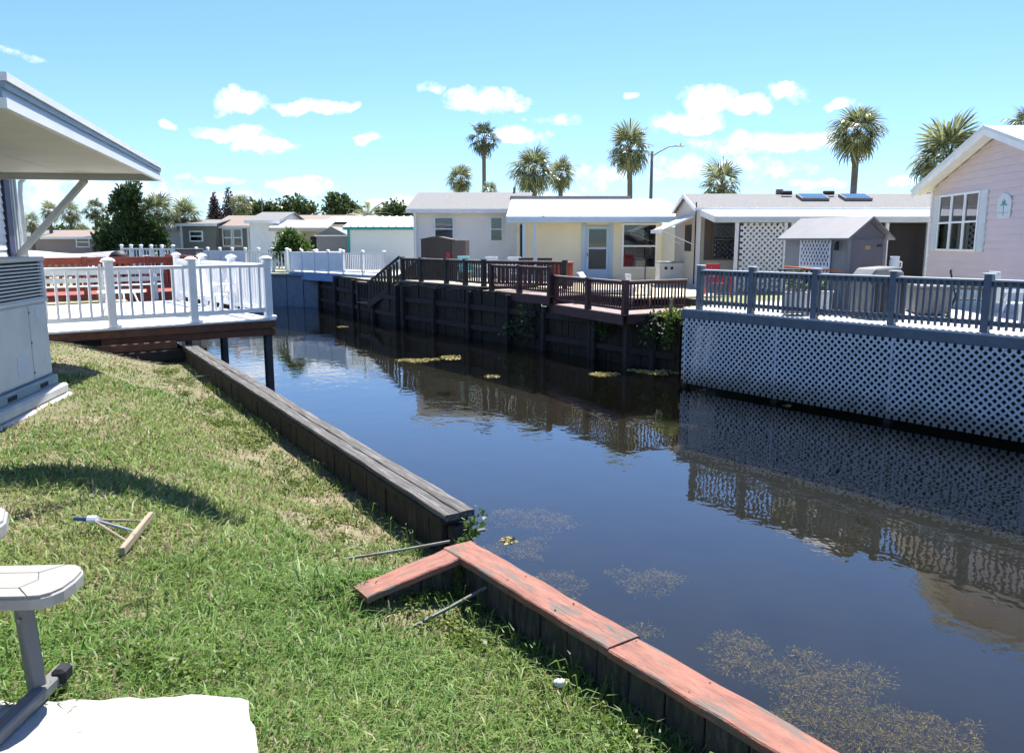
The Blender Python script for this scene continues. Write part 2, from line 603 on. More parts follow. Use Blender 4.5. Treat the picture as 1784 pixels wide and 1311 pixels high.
def vnoise(x, y, seed=0):
    """smooth value noise, arrays in, 0..1 out"""
    x, y = np.asarray(x, float), np.asarray(y, float)
    xi, yi = np.floor(x), np.floor(y)
    fx, fy = x - xi, y - yi
    fx, fy = fx * fx * (3 - 2 * fx), fy * fy * (3 - 2 * fy)
    def h(a, b):
        v = np.sin(a * 127.1 + b * 311.7 + seed * 74.7) * 43758.5453
        return v - np.floor(v)
    return (h(xi, yi) * (1 - fx) + h(xi + 1, yi) * fx) * (1 - fy) + (h(xi, yi + 1) * (1 - fx) + h(xi + 1, yi + 1) * fx) * fy

def fbm(x, y, seed=0, o=4):
    s, a, t = 0, 1, 0
    for k in range(o):
        s = s + a * vnoise(np.asarray(x) * 2 ** k, np.asarray(y) * 2 ** k, seed + k)
        t += a
        a *= .5
    return s / t

def leaf_cloud(blobs, n, size, seed, flat=.0, elong=2.2, hang=0.0):
    """n small two-triangle leaves spread through ellipsoids (x,y,z,rx,ry,rz)"""
    rg = np.random.default_rng(seed)
    vol = np.array([b[3] * b[4] * b[5] for b in blobs]) ** (2 / 3)
    idx = rg.choice(len(blobs), n, p=vol / vol.sum())
    B = np.array(blobs)[idx]
    d = rg.normal(size=(n, 3))
    d /= np.linalg.norm(d, axis=1)[:, None]
    r = rg.random(n)[:, None] ** .45
    p = B[:, :3] + d * r * B[:, 3:6] * (1 + .18 * rg.normal(size=(n, 1)))
    a = rg.normal(size=(n, 3)) + d * .8
    a[:, 2] -= hang
    a[:, 2] *= (1 - flat)
    a /= np.linalg.norm(a, axis=1)[:, None]
    b = np.cross(a, rg.normal(size=(n, 3)))
    b /= np.linalg.norm(b, axis=1)[:, None] + 1e-9
    s = size * rg.uniform(.6, 1.3, (n, 1))
    q = np.stack([p, p + a * s * .5 + b * s / elong * .5, p + a * s, p + a * s * .5 - b * s / elong * .5], 1)
    m = MB()
    m.v = [tuple(x) for x in q.reshape(-1, 3)]
    m.f = [(4 * i, 4 * i + 1, 4 * i + 2, 4 * i + 3) for i in range(n)]
    return m

# ------------------------------------------------------------------ the canal, its banks and the ground
WATER_Z = -1.76
LEFT = [(14.0, -15.7), (1.13, 2.44), (-.27, 4.38), (-.30, 5.30), (-5.64, 14.10), (-10.2, 21.6), (-22.0, 40.0), (-42.0, 66.0)]
RIGHT = [(30.0, -13.5), (9.55, 13.7), (4.40, 20.55), (-4.35, 32.1), (-9.9, 41.6), (-13.2, 42.3), (-30.0, 70.0)]
INW = Vector((-.84, -.5426))              # away from the water on the near bank

def poly_mesh(name, loops, z, m, kind='structure'):
    co = [[Vector((x, y, 0)) for x, y in l] for l in loops]
    flat = [p for l in loops for p in l]
    tris = tessellate_polygon(co)
    mb = MB()
    mb.v = [(x, y, z) for x, y in flat]
    for t in tris:
        a, b, c = [Vector(flat[i]) for i in t]
        cr = (b - a).cross(c - a)
        mb.f.append(tuple(t) if cr > 0 else tuple(t[::-1]))
    o = mb.build(name, m)
    return tag(o, kind=kind)

SOIL = mat('sandy_soil', (.185, .150, .095), .95, .35, 7, .8, dark=(.11, .125, .045), dscale=2.2, dlo=.40, dhi=.62, dmix=.85, bscale=40)
FARGRASS = mat('far_lawn', (.22, .23, .10), .95, .3, 1.5, .3, dark=(.50, .44, .33), dscale=.35, dlo=.46, dhi=.56, dmix=.85)
T_OUT = 12.0
lawn_s = [(7.0, -5.8), LEFT[1], LEFT[2], LEFT[3], LEFT[4], (-8.0, 18.0)]
outer = [(x + INW.x * T_OUT, y + INW.y * T_OUT) for x, y in lawn_s]
big = [(-900, -900), (900, -900), (900, 1500), (-900, 1500)]
RIGHT_G = RIGHT[:3] + [(6.3, 21.95), (3.7, 25.95), (.95, 25.1)] + RIGHT[3:]
hole = RIGHT_G + [LEFT[7], LEFT[6], LEFT[5], lawn_s[5]] + outer[::-1] + [lawn_s[0], LEFT[0]]
poly_mesh('ground', [big, hole], -.06, FARGRASS)

poly_mesh('lower_yard', [[(4.40, 20.55), (6.3, 21.95), (3.7, 25.95), (.95, 25.1)]], -.345, FARGRASS)

def bank_at(s):
    for i in range(len(lawn_s) - 1):
        a, b = Vector(lawn_s[i]), Vector(lawn_s[i + 1])
        L = (b - a).length
        if s <= L or i == len(lawn_s) - 2:
            return a + (b - a) * (s / L), i
        s -= L
def seg_len():
    return sum((Vector(lawn_s[i + 1]) - Vector(lawn_s[i])).length for i in range(len(lawn_s) - 1))
S_TOT = seg_len()
CUM = [0]
for i in range(len(lawn_s) - 1):
    CUM.append(CUM[-1] + (Vector(lawn_s[i + 1]) - Vector(lawn_s[i])).length)
def bank_np(s):
    xs = np.interp(s, CUM, [p[0] for p in lawn_s])
    ys = np.interp(s, CUM, [p[1] for p in lawn_s])
    return xs, ys
def lawn_z(s, t, x, y):
    base = np.interp(s, [0, CUM[2], CUM[3], CUM[4], CUM[5]], [-.36, -.36, -.60, -.56, -.50])
    k = np.clip((t - .22) / 2.2, 0, 1)
    k = k * k * (3 - 2 * k)
    rise = np.clip((t - 2.0) / 3, 0, 1)
    z = base * (1 - k) + k * (-.015 - .045 * rise)
    z = z + .15 * np.exp(-(((x + .78) / .40) ** 2 + ((y - 4.08) / .28) ** 2))
    return z + (fbm(x * 1.3, y * 1.3, 3) - .5) * .06 * np.clip((T_OUT - t) / 2, 0, 1)

def build_lawn():
    ss = np.unique(np.concatenate([np.linspace(0, S_TOT, 150), CUM]))
    tt = np.concatenate([np.linspace(-.02, 4, 50), np.linspace(4.2, T_OUT, 30)])
    S, T = np.meshgrid(ss, tt, indexing='ij')
    bxs, bys = bank_np(S)
    X, Y = bxs + INW.x * T, bys + INW.y * T
    Z = lawn_z(S, T, X, Y)
    Z[:, -1] = -.06
    mb = MB()
    mb.v = list(zip(X.ravel().tolist(), Y.ravel().tolist(), Z.ravel().tolist()))
    n, m = S.shape
    mb.f = [(i * m + j, i * m + j + 1, (i + 1) * m + j + 1, (i + 1) * m + j) for i in range(n - 1) for j in range(m - 1)]
    mb.f = [f[::-1] for f in mb.f] if False else mb.f
    o = mb.build('lawn', SOIL, smooth=True)
    tag(o, kind='structure')
build_lawn()

def lawn_height(x, y):
    """ground height under a point of the near lawn"""
    best = None
    for s in np.linspace(0, S_TOT, 400):
        b, _ = bank_at(s)
        w = Vector((x, y)) - b
        perp = abs(w.x * INW.y - w.y * INW.x)
        if best is None or perp < best[0]:
            best = (perp, s, w.dot(INW))
    return float(lawn_z(np.array(best[1]), np.array(max(best[2], 0)), np.array(x), np.array(y)))

poly_mesh('canal_bed', [RIGHT + LEFT[::-1]], -2.75, mat('canal_mud', (.014, .012, .007), .95, .4, 1.2, .5))
def bank_face(name, pts, z0, z1, m):
    mb = MB()
    for a, b in zip(pts[:-1], pts[1:]):
        mb.add([(a[0], a[1], z0), (b[0], b[1], z0), (b[0], b[1], z1), (a[0], a[1], z1)], [(0, 1, 2, 3)])
    tag(mb.build(name, m), kind='structure')
bank_face('earth_bank', LEFT, -2.8, -.40, mat('bank_earth', (.04, .035, .025), .95, .3, 3))
bank_face('earth_bank', [RIGHT[0], RIGHT[1], RIGHT[2]], -2.8, -.06, MATS['bank_earth'])
bank_face('earth_bank', [RIGHT[5], RIGHT[6], LEFT[7]], -2.8, -.06, MATS['bank_earth'])

def water_mat():
    m = bpy.data.materials.new('canal_water')
    m.use_nodes = True
    nt = m.node_tree
    nt.nodes.clear()
    N, L = nt.nodes.new, nt.links.new
    o = N('ShaderNodeOutputMaterial')
    tr = N('ShaderNodeBsdfTransparent')
    tr.inputs[0].default_value = (.80, .79, .64, 1)
    di = N('ShaderNodeBsdfDiffuse')                     # silt in the water
    di.inputs[0].default_value = (.013, .013, .009, 1)
    body = N('ShaderNodeMixShader')
    body.inputs[0].default_value = .25
    L(tr.outputs[0], body.inputs[1])
    L(di.outputs[0], body.inputs[2])
    gl = N('ShaderNodeBsdfGlossy')
    gl.inputs['Roughness'].default_value = .012
    lw = N('ShaderNodeLayerWeight')                     # Schlick reflectance, the same seen from above and below
    lw.inputs['Blend'].default_value = .5
    pw = N('ShaderNodeMath')
    pw.operation = 'POWER'
    pw.inputs[1].default_value = 3.2
    L(lw.outputs['Facing'], pw.inputs[0])
    fr = N('ShaderNodeMath')
    fr.operation = 'MULTIPLY_ADD'
    fr.inputs[1].default_value = .98
    fr.inputs[2].default_value = .02
    L(pw.outputs[0], fr.inputs[0])
    tc = N('ShaderNodeTexCoord')
    hs = []
    for sc, st, amp in ((2.6, (1, 1, 1), 1.0), (9.0, (1, .75, 1), .30), (.7, (1, 1, 1), 1.6)):
        mp = N('ShaderNodeMapping')
        mp.inputs['Scale'].default_value = st
        mp.inputs['Rotation'].default_value = (0, 0, R(35))
        L(tc.outputs['Object'], mp.inputs[0])
        n = N('ShaderNodeTexNoise')
        n.inputs['Scale'].default_value = sc
        n.inputs['Detail'].default_value = 2
        L(mp.outputs[0], n.inputs['Vector'])
        mu = N('ShaderNodeMath')
        mu.operation = 'MULTIPLY'
        mu.inputs[1].default_value = amp
        L(n.outputs['Fac'], mu.inputs[0])
        hs.append(mu.outputs[0])
    # ring ripples where something broke the surface
    vs = N('ShaderNodeVectorMath')
    vs.operation = 'DISTANCE'
    vs.inputs[1].default_value = (1.02, 8.65, 0)
    L(tc.outputs['Object'], vs.inputs[0])
    sn = N('ShaderNodeMath')
    sn.operation = 'SINE'
    ml = N('ShaderNodeMath')
    ml.operation = 'MULTIPLY'
    ml.inputs[1].default_value = 48
    L(vs.outputs['Value'], ml.inputs[0])
    L(ml.outputs[0], sn.inputs[0])
    fo = N('ShaderNodeMapRange')
    fo.inputs['From Min'].default_value = 0.0
    fo.inputs['From Max'].default_value = .75
    fo.inputs['To Min'].default_value = .35
    fo.inputs['To Max'].default_value = 0
    L(vs.outputs['Value'], fo.inputs['Value'])
    rp = N('ShaderNodeMath')
    rp.operation = 'MULTIPLY'
    L(sn.outputs[0], rp.inputs[0])
    L(fo.outputs[0], rp.inputs[1])
    hs.append(rp.outputs[0])
    acc = hs[0]
    for h in hs[1:]:
        a = N('ShaderNodeMath')
        a.operation = 'ADD'
        L(acc, a.inputs[0])
        L(h, a.inputs[1])
        acc = a.outputs[0]
    bp = N('ShaderNodeBump')
    bp.inputs['Strength'].default_value = .30
    bp.inputs['Distance'].default_value = .012
    L(acc, bp.inputs['Height'])
    L(bp.outputs[0], gl.inputs['Normal'])
    mx = N('ShaderNodeMixShader')
    L(fr.outputs[0], mx.inputs[0])
    L(body.outputs[0], mx.inputs[1])
    L(gl.outputs[0], mx.inputs[2])
    L(mx.outputs[0], o.inputs[0])
    return m
poly_mesh('canal_water', [RIGHT + LEFT[::-1]], WATER_Z, water_mat())

# ------------------------------------------------------------------ railings, lattice, decks
def railing(root, p0, p1, zd, m, spacing=.115, bal=(.038, .038), top=.92, posts=(), pw=.12, pover=.07, rail=(.14, .035), sub=(.04, .085), low=.14, lowrail=(.04, .085),
            cap=None, capm=None, topm=None, bal_lo=None, bev=0.0, postm=None):
    """posts (> cap), top rail, bottom rail and every baluster between two points; p0,p1 are local (x,y)"""
    p0, p1 = Vector(p0), Vector(p1)
    d = p1 - p0
    L = d.length
    d.normalize()
    a = math.atan2(d.y, d.x)
    P = lambda t, z: (p0.x + d.x * t, p0.y + d.y * t, zd + z)
    cuts = sorted(posts)
    for t in cuts:
        x, y, z = P(t, (top + pover) / 2)
        po = piece('post', root, postm or m, (x, y, z), (pw, pw, top + pover), (0, 0, a), bev)
        if cap == 'flat':
            piece('post_cap', po, capm or m, (0, 0, (top + pover) / 2 + .014), (pw + .05, pw + .05, .028), (0, 0, 0), .008)
        elif cap == 'dome':
            link('post_cap', dome_cap(pw), po, (0, 0, (top + pover) / 2))
    ends = [0] + cuts + [L] if cuts else [0, L]
    ends = sorted(set(round(e, 4) for e in ends))
    for t0, t1 in zip(ends[:-1], ends[1:]):
        if t1 - t0 < .15:
            continue
        g0 = t0 + (pw / 2 if t0 in [round(c, 4) for c in cuts] else 0)
        g1 = t1 - (pw / 2 if t1 in [round(c, 4) for c in cuts] else 0)
        mid, ln = (g0 + g1) / 2, g1 - g0
        piece('top_rail', root, topm or m, P(mid, top - rail[1] / 2), (ln - .004, rail[0], rail[1]), (0, 0, a), bev)
        if sub:
            piece('sub_rail', root, m, P(mid, top - rail[1] - sub[1] / 2 - .001), (ln - .006, sub[0], sub[1]), (0, 0, a))
        piece('bottom_rail', root, m, P(mid, low + lowrail[1] / 2), (ln - .006, lowrail[0], lowrail[1]), (0, 0, a))
        zl = low + lowrail[1] if bal_lo is None else bal_lo
        zh = top - rail[1] - (sub[1] if sub and bal_lo is None else 0)
        n = max(1, round(ln / spacing))
        off = 0 if bal_lo is None else (sub[0] if sub else lowrail[0]) / 2 + bal[1] / 2 + .001
        for k in range(n):
            t = g0 + ln * (k + .5) / n
            x, y, z = P(t, (zl + zh) / 2)
            piece('baluster', root, m, (x + math.sin(a) * off, y - math.cos(a) * off, z), (bal[0], bal[1], zh - zl), (0, 0, a + random.uniform(-.03, .03)))

DC = {}
def dome_cap(pw):
    if pw not in DC:
        r = pw * .5
        DC[pw] = MB().lathe([(r * 1.08, 0), (r * 1.75, .012), (r * 1.85, .03), (r * 1.5, .055), (r * .8, .078), (r * .2, .088)], 12).mesh('post_cap', VINYL, True)
    return DC[pw]

def lattice(root, x0, x1, z0, z1, y, m, pitch=.143, w=.038, th=.009, name='lattice_strip', kx=1.0):
    """two crossed layers of strips; each strip is a piece. kx stretches the diamonds sideways (<1 = tall diamonds)"""
    H = (z1 - z0)
    for layer, sg in ((0, 1), (1, -1)):
        c = x0 - H * kx
        while c < x1 + H * kx:
            pts = []
            # strip x = c + sg*kx*(z - zs)
            za, zb = z0, z1
            xs = (lambda z: c + kx * (z - z0)) if sg > 0 else (lambda z: c + kx * (z1 - z))
            # clip in x
            def zx(x):
                return z0 + (x - c) / kx if sg > 0 else z1 - (x - c) / kx
            zs = sorted((zx(x0), zx(x1)))
            za, zb = max(za, zs[0]), min(zb, zs[1])
            if zb - za > .04:
                a, b = Vector((xs(za), y + layer * (th + .0005), za)), Vector((xs(zb), y + layer * (th + .0005), zb))
                d = b - a
                L = round(d.length, 2)
                ang = -math.atan2(d.z, d.x)
                piece(name, root, m, (a + b) / 2, (L, th, w), (0, ang, 0))
            c += pitch * kx if kx < 1 else pitch

def boards(root, m, x0, x1, y0, y1, z, w=.14, th=.035, gap=.006, name='deck_board', bev=0.0, along='x', jit=.002):
    """deck boards side by side between y0 and y1 (or x0,x1), each a piece"""
    r = random.Random(int(abs(x0 * 100) + abs(y0 * 10) + 3))
    if along == 'x':
        n = max(1, int((y1 - y0) / (w + gap)))
        for k in range(n):
            yc = y0 + (k + .5) * (y1 - y0) / n
            piece(name, root, m, ((x0 + x1) / 2, yc, z - th / 2 + r.uniform(-jit, jit)), (x1 - x0, (y1 - y0) / n - gap, th), (0, 0, 0), bev)
    else:
        n = max(1, int((x1 - x0) / (w + gap)))
        for k in range(n):
            xc = x0 + (k + .5) * (x1 - x0) / n
            piece(name, root, m, (xc, (y0 + y1) / 2, z - th / 2 + r.uniform(-jit, jit)), ((x1 - x0) / n - gap, y1 - y0, th), (0, 0, 0), bev)

# -- salmon capped retaining wall at the feet of the viewer
def warped_board(L, w, th, seed, ns=14, wob=.004):
    r = random.Random(seed)
    mb = MB()
    rings = []
    for i in range(ns + 1):
        x = L * i / ns
        e = r.uniform(-wob, wob)
        f = r.uniform(-wob, wob)
        h = r.uniform(-wob, wob) * .6
        c = .006
        rings.append([(x, e + c, 0), (x, w + f - c, 0), (x, w + f, c), (x, w + f, th - c + h), (x, w + f - c, th + h), (x, w * .5, th + h + r.uniform(-.002, .003)), (x, e + c, th + h), (x, e, th - c + h), (x, e, c)])
    n = len(rings[0])
    vs = [p for q in rings for p in q]
    fs = [(i * n + k, (i + 1) * n + k, (i + 1) * n + (k + 1) % n, i * n + (k + 1) % n) for i in range(ns) for k in range(n)]
    fs += [tuple(range(n)), tuple(range(ns * n, ns * n + n))[::-1]]
    mb.add(vs, [q[::-1] for q in fs])
    return mb

def orange_wall():
    t = thing('salmon_capped_retaining_wall', 'dark plank retaining wall with chipped salmon painted cap beside the lawn', 'retaining wall', (-.23, 4.36, 0), math.atan2(-.816, .578))
    o = warped_board(1.36, .185, .045, 3).build('cap_board', ORANGE, t)
    o.location = (0, -.187, -.135)
    o.rotation_euler = (0, R(.35), 0)
    o = warped_board(4.6, .180, .042, 4, 30).build('cap_board', ORANGE, t)
    o.location = (1.363, -.184, -.146)
    o = warped_board(.55, .165, .040, 5, 8).build('cap_board', ORANGE, t)
    o.location = (.006, -.19, -.136)
    o.rotation_euler = (0, R(8), R(-90))
    for k in range(12):
        for yy in (-.04, -.145):
            zz = -.0885 if .18 + k * .4 < 1.36 else -.1025
            o = MB().lathe([(.005, 0), (.005, .003), (.002, .004)], 6).build('nail_head', mat('rusty_nail', (.06, .035, .025), .8), t)
            o.location = (.18 + k * .4 + random.uniform(-.02, .02), yy + random.uniform(-.01, .01), zz - .004)
    z1 = -.15
    r = random.Random(2)
    for k in range(29):
        x = .02 + k * .205
        piece('wall_plank', t, ORANGEWALL, (x + .1, -.128 + r.uniform(-.006, .006), (z1 - 2.5) / 2), (.196, .045, 2.5 + z1), (0, 0, 0), .006)
    bx('waler', t, DARKWOOD, 0.0, 6, -.098, -.02, -.34, -.16, .008)
    bx('waler', t, DARKWOOD, 0.0, 6, -.098, -.02, -1.5, -1.32, .008)
    for k in range(2):
        piece('wall_plank', t, ORANGEWALL, (.11, -.30 - k * .205, -.36 - .03 * k), (.04, .197, .40), (0, 0, 0), .006)
    for x in (.5, 2.4, 4.2):
        piece('pile', t, DARKWOOD, (x, .05, -1.5), (.14, .14, 2.6), (0, 0, 0), .015)
    return t
orange_wall()

def black_wall():
    t = thing('black_timber_retaining_wall', 'long weathered black timber retaining wall running along the lawn to the white deck', 'retaining wall', (-.28, 5.39, 0), math.atan2(.855, -.519))
    for row, y0 in ((0, .0), (1, .118)):
        x = -.04
        for k, L in enumerate(((2.9, 3.7, 3.9), (4.1, 3.2, 3.2))[row]):
            o = warped_board(L, .113, .045, 20 + row * 5 + k, 16, .004).build('cap_board', BLACKCAP, t)
            o.location = (x, y0, -.295 + random.uniform(-.003, .004))
            x += L + .006
    bx('under_cap', t, DARKWOOD, 0.0, 10.45, .03, .245, -.335, -.297, .006)
    r = random.Random(6)
    for k in range(50):
        x = .06 + k * .208
        piece('wall_plank', t, BLACKWALL, (x + .1, .185 + r.uniform(-.007, .007), -1.4), (.199, .048, 2.12), (0, 0, 0), .006)
    bx('waler', t, DARKWOOD, .05, 10.4, .06, .155, -.55, -.36, .01)
    piece('end_post', t, BLACKWALL, (-.0, .10, -1.2), (.10, .15, 1.70), (0, 0, 0), .012)
    for k in range(5):
        piece('pile', t, DARKWOOD, (1.5 + k * 2.1, -.02, -1.5), (.15, .15, 2.3), (0, 0, 0), .015)
    o = MB().tube([(-.02, .02, -.42), (-.02, -.09, -.42)], .012, 8).build('bolt', GALV, t)
    return t
black_wall()

def tie_rod(label, a, b, r=.010, elbow=False):
    mb = MB()
    pts = [a, tuple((Vector(a) + Vector(b)) / 2 + Vector((0, 0, -.004))), b]
    mb.tube(pts, r, 8)
    o = mb.build('tie_rod', GALV)
    if elbow:
        pass
    return tag(o, label, 'pipe', 'rusty tie rods anchoring the retaining walls')
tie_rod('thin grey tie rod lying on the soil at the black wall end', (-1.12, 4.97, lawn_height(-1.12, 4.97) + .015), (-.42, 5.14, -.40))
tie_rod('rusty grey tie rod in the hollow behind the salmon cap', (-.50, 3.76, lawn_height(-.5, 3.76) + .012), (-.13, 3.98, -.20))
tie_rod('faint tie rod low beside the far stretch of the black wall', (-5.2, 12.2, lawn_height(-5.2, 12.2) + .02), (-4.45, 12.35, -.42))

# -- white deck on stilts (near bank)
def white_deck():
    t = thing('white_stilt_deck', 'white vinyl railed deck on dark stilts over the canal at left', 'deck', (-4.66, 15.60, 0), math.atan2(-.621, -.784))
    z = .12
    boards(t, DECKWHITE, 0, 6.0, -6.2, .10, z, .145, .03, .006)
    bx('fascia', t, RUST, .0, 6.0, .035, .075, -.06, .087, .006)
    bx('rim_joist', t, RUST, .0, 3.1, -.03, .03, -.20, -.065, .006)
    bx('beam', t, DARKWOOD, 2.0, 6.0, -.10, -.035, -.36, -.07, .008)
    bx('beam', t, RUST, 1.9, 5.2, .12, .20, -.30, -.16, .01)
    bx('crib_timber', t, DARKWOOD, 1.4, 5.0, .1, .26, -.50, -.31, .012)
    bx('side_joist', t, RUST, .0, .06, -6.2, -.035, -.22, .087, .006)
    for k in range(9):
        bx('joist', t, DARKWOOD, .5 + k * .6, .55 + k * .6, -6.2, -.04, -.12, .085)
    for y in (-.12, -2.7, -5.3):
        piece('stilt', t, mat('blue_black_stilt', (.045, .05, .06), .7, .3, 5, .3), (.10, y, -1.45), (.14, .14, 2.6), (0, 0, 0), .015)
        piece('stilt', t, MATS['blue_black_stilt'], (2.6, y - .4, -.9), (.14, .14, 1.5), (0, 0, 0), .015)
    kw = dict(spacing=.172, bal=(.04, .04), top=1.05, pw=.135, pover=.075, rail=(.09, .06), sub=None, low=.13, lowrail=(.05, .08), cap='dome', bev=.006)
    railing(t, (.06, -.02), (5.95, -.02), z, VINYL, posts=(.04, 1.45, 2.83, 4.3, 5.8), **kw)
    kw['spacing'] = .14
    railing(t, (.06, -.12), (.06, -6.15), z, VINYL, posts=(1.95, 3.9, 5.9), **kw)
    for x in (.06, 1.47, 2.85):
        piece('post_skirt', t, VINYL, (x, -.02, z + .03), (.19, .19, .06), (0, 0, 0), .012)
white_deck()

def make_chair(label, loc, rz, group, m=TUBW):
    t = thing('patio_chair', label, 'chair', loc, rz, group)
    for k in range(4):
        piece('seat_slat', t, m, (0, -.18 + k * .12, .40), (.50, .105, .025), (R(-4), 0, 0), .006)
    for k in range(5):
        piece('back_slat', t, m, (-.2 + k * .1, .31, .68), (.085, .02, .56), (R(-14), 0, 0), .006)
    bx('back_rail', t, m, -.26, .26, .355, .385, .90, .98, .008)
    for sx in (-1, 1):
        strut('leg', t, m, (sx * .27, -.26, 0), (sx * .27, -.22, .60), .035, .045)
        strut('leg', t, m, (sx * .27, .38, 0), (sx * .27, .20, .60), .035, .045)
        bx('armrest', t, m, sx * .28 - .035, sx * .28 + .035, -.30, .28, .60, .63, .008)
    return t
CH = 'white chairs on the white deck'
make_chair('white patio chair behind the second white railing post', (-6.15, 16.5, .12), R(150), CH)
make_chair('white patio chair in the white deck corner beside the canal railing', (-5.85, 17.3, .12), R(70), CH)
def low_table(label, loc, rz=0.0, m=TUBW, name='patio_table', r=.45, h=.5):
    t = thing(name, label, 'table', loc, rz)
    o = MB().lathe([(r * .97, h - .03), (r, h - .02), (r, h - .005), (r * .98, h)], 20).build('table_top', m, t)
    for k in range(4):
        a = math.pi / 2 * k + .6
        strut('leg', t, m, (math.cos(a) * r * .85, math.sin(a) * r * .85, 0), (math.cos(a) * r * .5, math.sin(a) * r * .5, h - .03), .03, .03)
    return t
low_table('low round white table on the white deck', (-7.9, 16.2, .12))

# -- left house, its canopy and air conditioner
def left_house():
    hd = Vector((-.2656, .9641))
    lf = Vector((-.985, -.17))
    T = Vector((-5.17, 12.01))
    t = thing('white_sided_house', 'white sided house at the left edge behind its patio canopy', 'house', (-7.55, 12.4, 0), R(15.4))
    # local: x right, y along the house heading; wall face x = 0, runs back towards the viewer
    for k in range(27):
        zz = .05 + k * .11
        me = MB().prism([(0, -9, zz), (-.02, -9, zz + .112), (-.06, -9, zz + .112), (-.06, -9, zz)], (0, 8.45, 0))
        me.build('siding_board', VINYL, t)
    bx('wall', t, VINYL, -5, -.065, -9, 0, 0, 3.05)
    bx('window_trim', t, mat('navy_trim', (.03, .035, .09), .5), -.03, .03, -.54, -.30, .3, 2.6)
    for k in range(4):
        bx('corner_panel', t, ALUGREY, -.05, .02 + .02 * (k % 2), -.29 + k * .07, -.225 + k * .07, .05, 2.75)
    bx('gutter', t, ALUGREY, -.2, .33, -9.2, .22, 2.74, 2.87, .02)
    MB().tube([(.22, .05, 2.73), (.2, .05, 2.62), (.08, .05, 2.48), (.06, .05, 2.3), (.06, .05, .1)], .035, 8).build('downspout', VINYL, t, True)
    MB().prism([(.35, -9.3, 2.88), (-5.4, -9.3, 2.88), (-2.5, -9.3, 3.1)], (0, 9.6, 0)).build('roof', SHINGLE, t)
    # canopy
    c = thing('patio_canopy', 'flat white aluminium patio canopy with grey underside jutting over the air conditioner', 'canopy', (T.x, T.y, 0), 0)
    W, Lc = 2.42, 6.75
    def q(a, b, z):                                     # a along heading back to the viewer, b inwards to the house
        p = -hd * a + lf * b
        return (p.x, p.y, z)
    def slab(name, m, a0, a1, b0, b1, z0, z1):
        mb = MB()
        mb.prism([q(a0, b0, z0), q(a1, b0, z0), q(a1, b1, z0), q(a0, b1, z0)], (0, 0, z1 - z0))
        return mb.build(name, m, c)
    for k in range(2):
        slab('roof_panel', SOFFIT, .06, Lc - .05, .09 + k * 1.17, .09 + (k + 1) * 1.17 - .008, 2.56, 2.62)
    slab('roof_skin', ALU, 0.0, Lc, .0, W, 2.625, 2.655)
    slab('gutter_lip', ALU, -.03, Lc, -.05, -.002, 2.645, 2.70)
    slab('gutter_lip_under', MATS['blue_grey_gutter'] if 'blue_grey_gutter' in MATS else mat('blue_grey_gutter', (.22, .29, .36), .4), -.025, Lc, -.03, -.001, 2.60, 2.643)
    slab('fascia', mat('blue_grey_gutter', (.22, .29, .36), .4), -.02, Lc, -.012, .02, 2.54, 2.598)
    slab('drip_edge', ALU, -.02, Lc, -.035, .015, 2.47, 2.538)
    slab('header_beam', ALUGREY, -.02, .055, .022, W, 2.47, 2.615)
    slab('header_beam', ALUGREY, Lc - .08, Lc, .022, W, 2.47, 2.555)
    p1 = Vector(q(.02, 1.0, 2.48))
    p2 = Vector((-7.38 - T.x, 12.05 - T.y, 1.38))
    strut('brace', c, ALUGREY, p1, p2, .07, .09, .01)
    strut('post', c, ALUGREY, q(Lc - .1, 2.3, -.1), q(Lc - .1, 2.3, 2.47), .08, .08)
left_house()

def air_conditioner():
    a = math.atan2(.985, -.172) - math.pi / 2          # heading of the visible face
    t = thing('air_conditioner', 'tall grey packaged air conditioner on concrete pads at the left edge', 'air conditioner', (-4.89, 8.4, 0), a)
    # local: y along the heading (far end y=0), x=0 visible face, body to -x
    L = 1.9
    bx('body', t, ACM, -1.05, -.012, -L, -.0, .21, 1.00, .015)
    bx('top_cover', t, ACM, -1.08, .015, -L - .02, .02, 1.40, 1.445, .012)
    bx('coil_guard', t, BLACK, -1.03, -.03, -L + .02, -.02, 1.005, 1.395)
    for k in range(11):
        bx('louvre', t, ACM, -.045, .0, -L + .03, -.075, 1.022 + k * .034, 1.037 + k * .034)
    bx('corner_post', t, ALUGREY, -.06, .004, -.07, -.0, 1.0, 1.40, .008)
    bx('ledge', t, ACM, -1.07, .014, -L, .014, .985, 1.02, .008)
    for y0, y1 in ((-.47, -.03), (-1.4, -.49)):
        bx('access_panel', t, ACM, -.012, .0, y0, y1, .235, .97, .006)
    bx('label_plate', t, PLAQUE, .001, .004, -.85, -.62, .30, .50)
    for k in range(6):
        bx('label_line', t, ACM, .0045, .0055, -.84, -.63, .32 + k * .028, .327 + k * .028)
    bx('sticker', t, PLAQUE, .001, .004, -.33, -.22, .84, .94)
    for y in (-.48,):
        for z in (.3, .6, .9):
            MB().tube([(.0, y, z), (.008, y, z)], .012, 8).build('screw', GALV, t)
    bx('base_rail', t, ACBASE, -1.08, .03, -L - .02, .03, .11, .205, .008)
    bx('fork_slot', t, BLACK, .0305, .033, -.45, -.25, .13, .175)
    bx('fork_slot', t, BLACK, .0305, .033, -1.2, -1.0, .13, .175)
    p = thing('concrete_pad', 'cracked pale concrete block pad under the air conditioner', 'concrete pad', (-4.85, 8.42, 0), a)
    bx('pad_slab', p, CONC, -1.2, .07, -2.2, .06, .0, .105, .02)
    bx('pad_block', p, CONC, -1.2, .10, -.86, .09, -.3, -.003, .02)
    bx('pad_block', p, CONC, -1.2, .11, -2.3, -.875, -.3, -.003, .02)
air_conditioner()

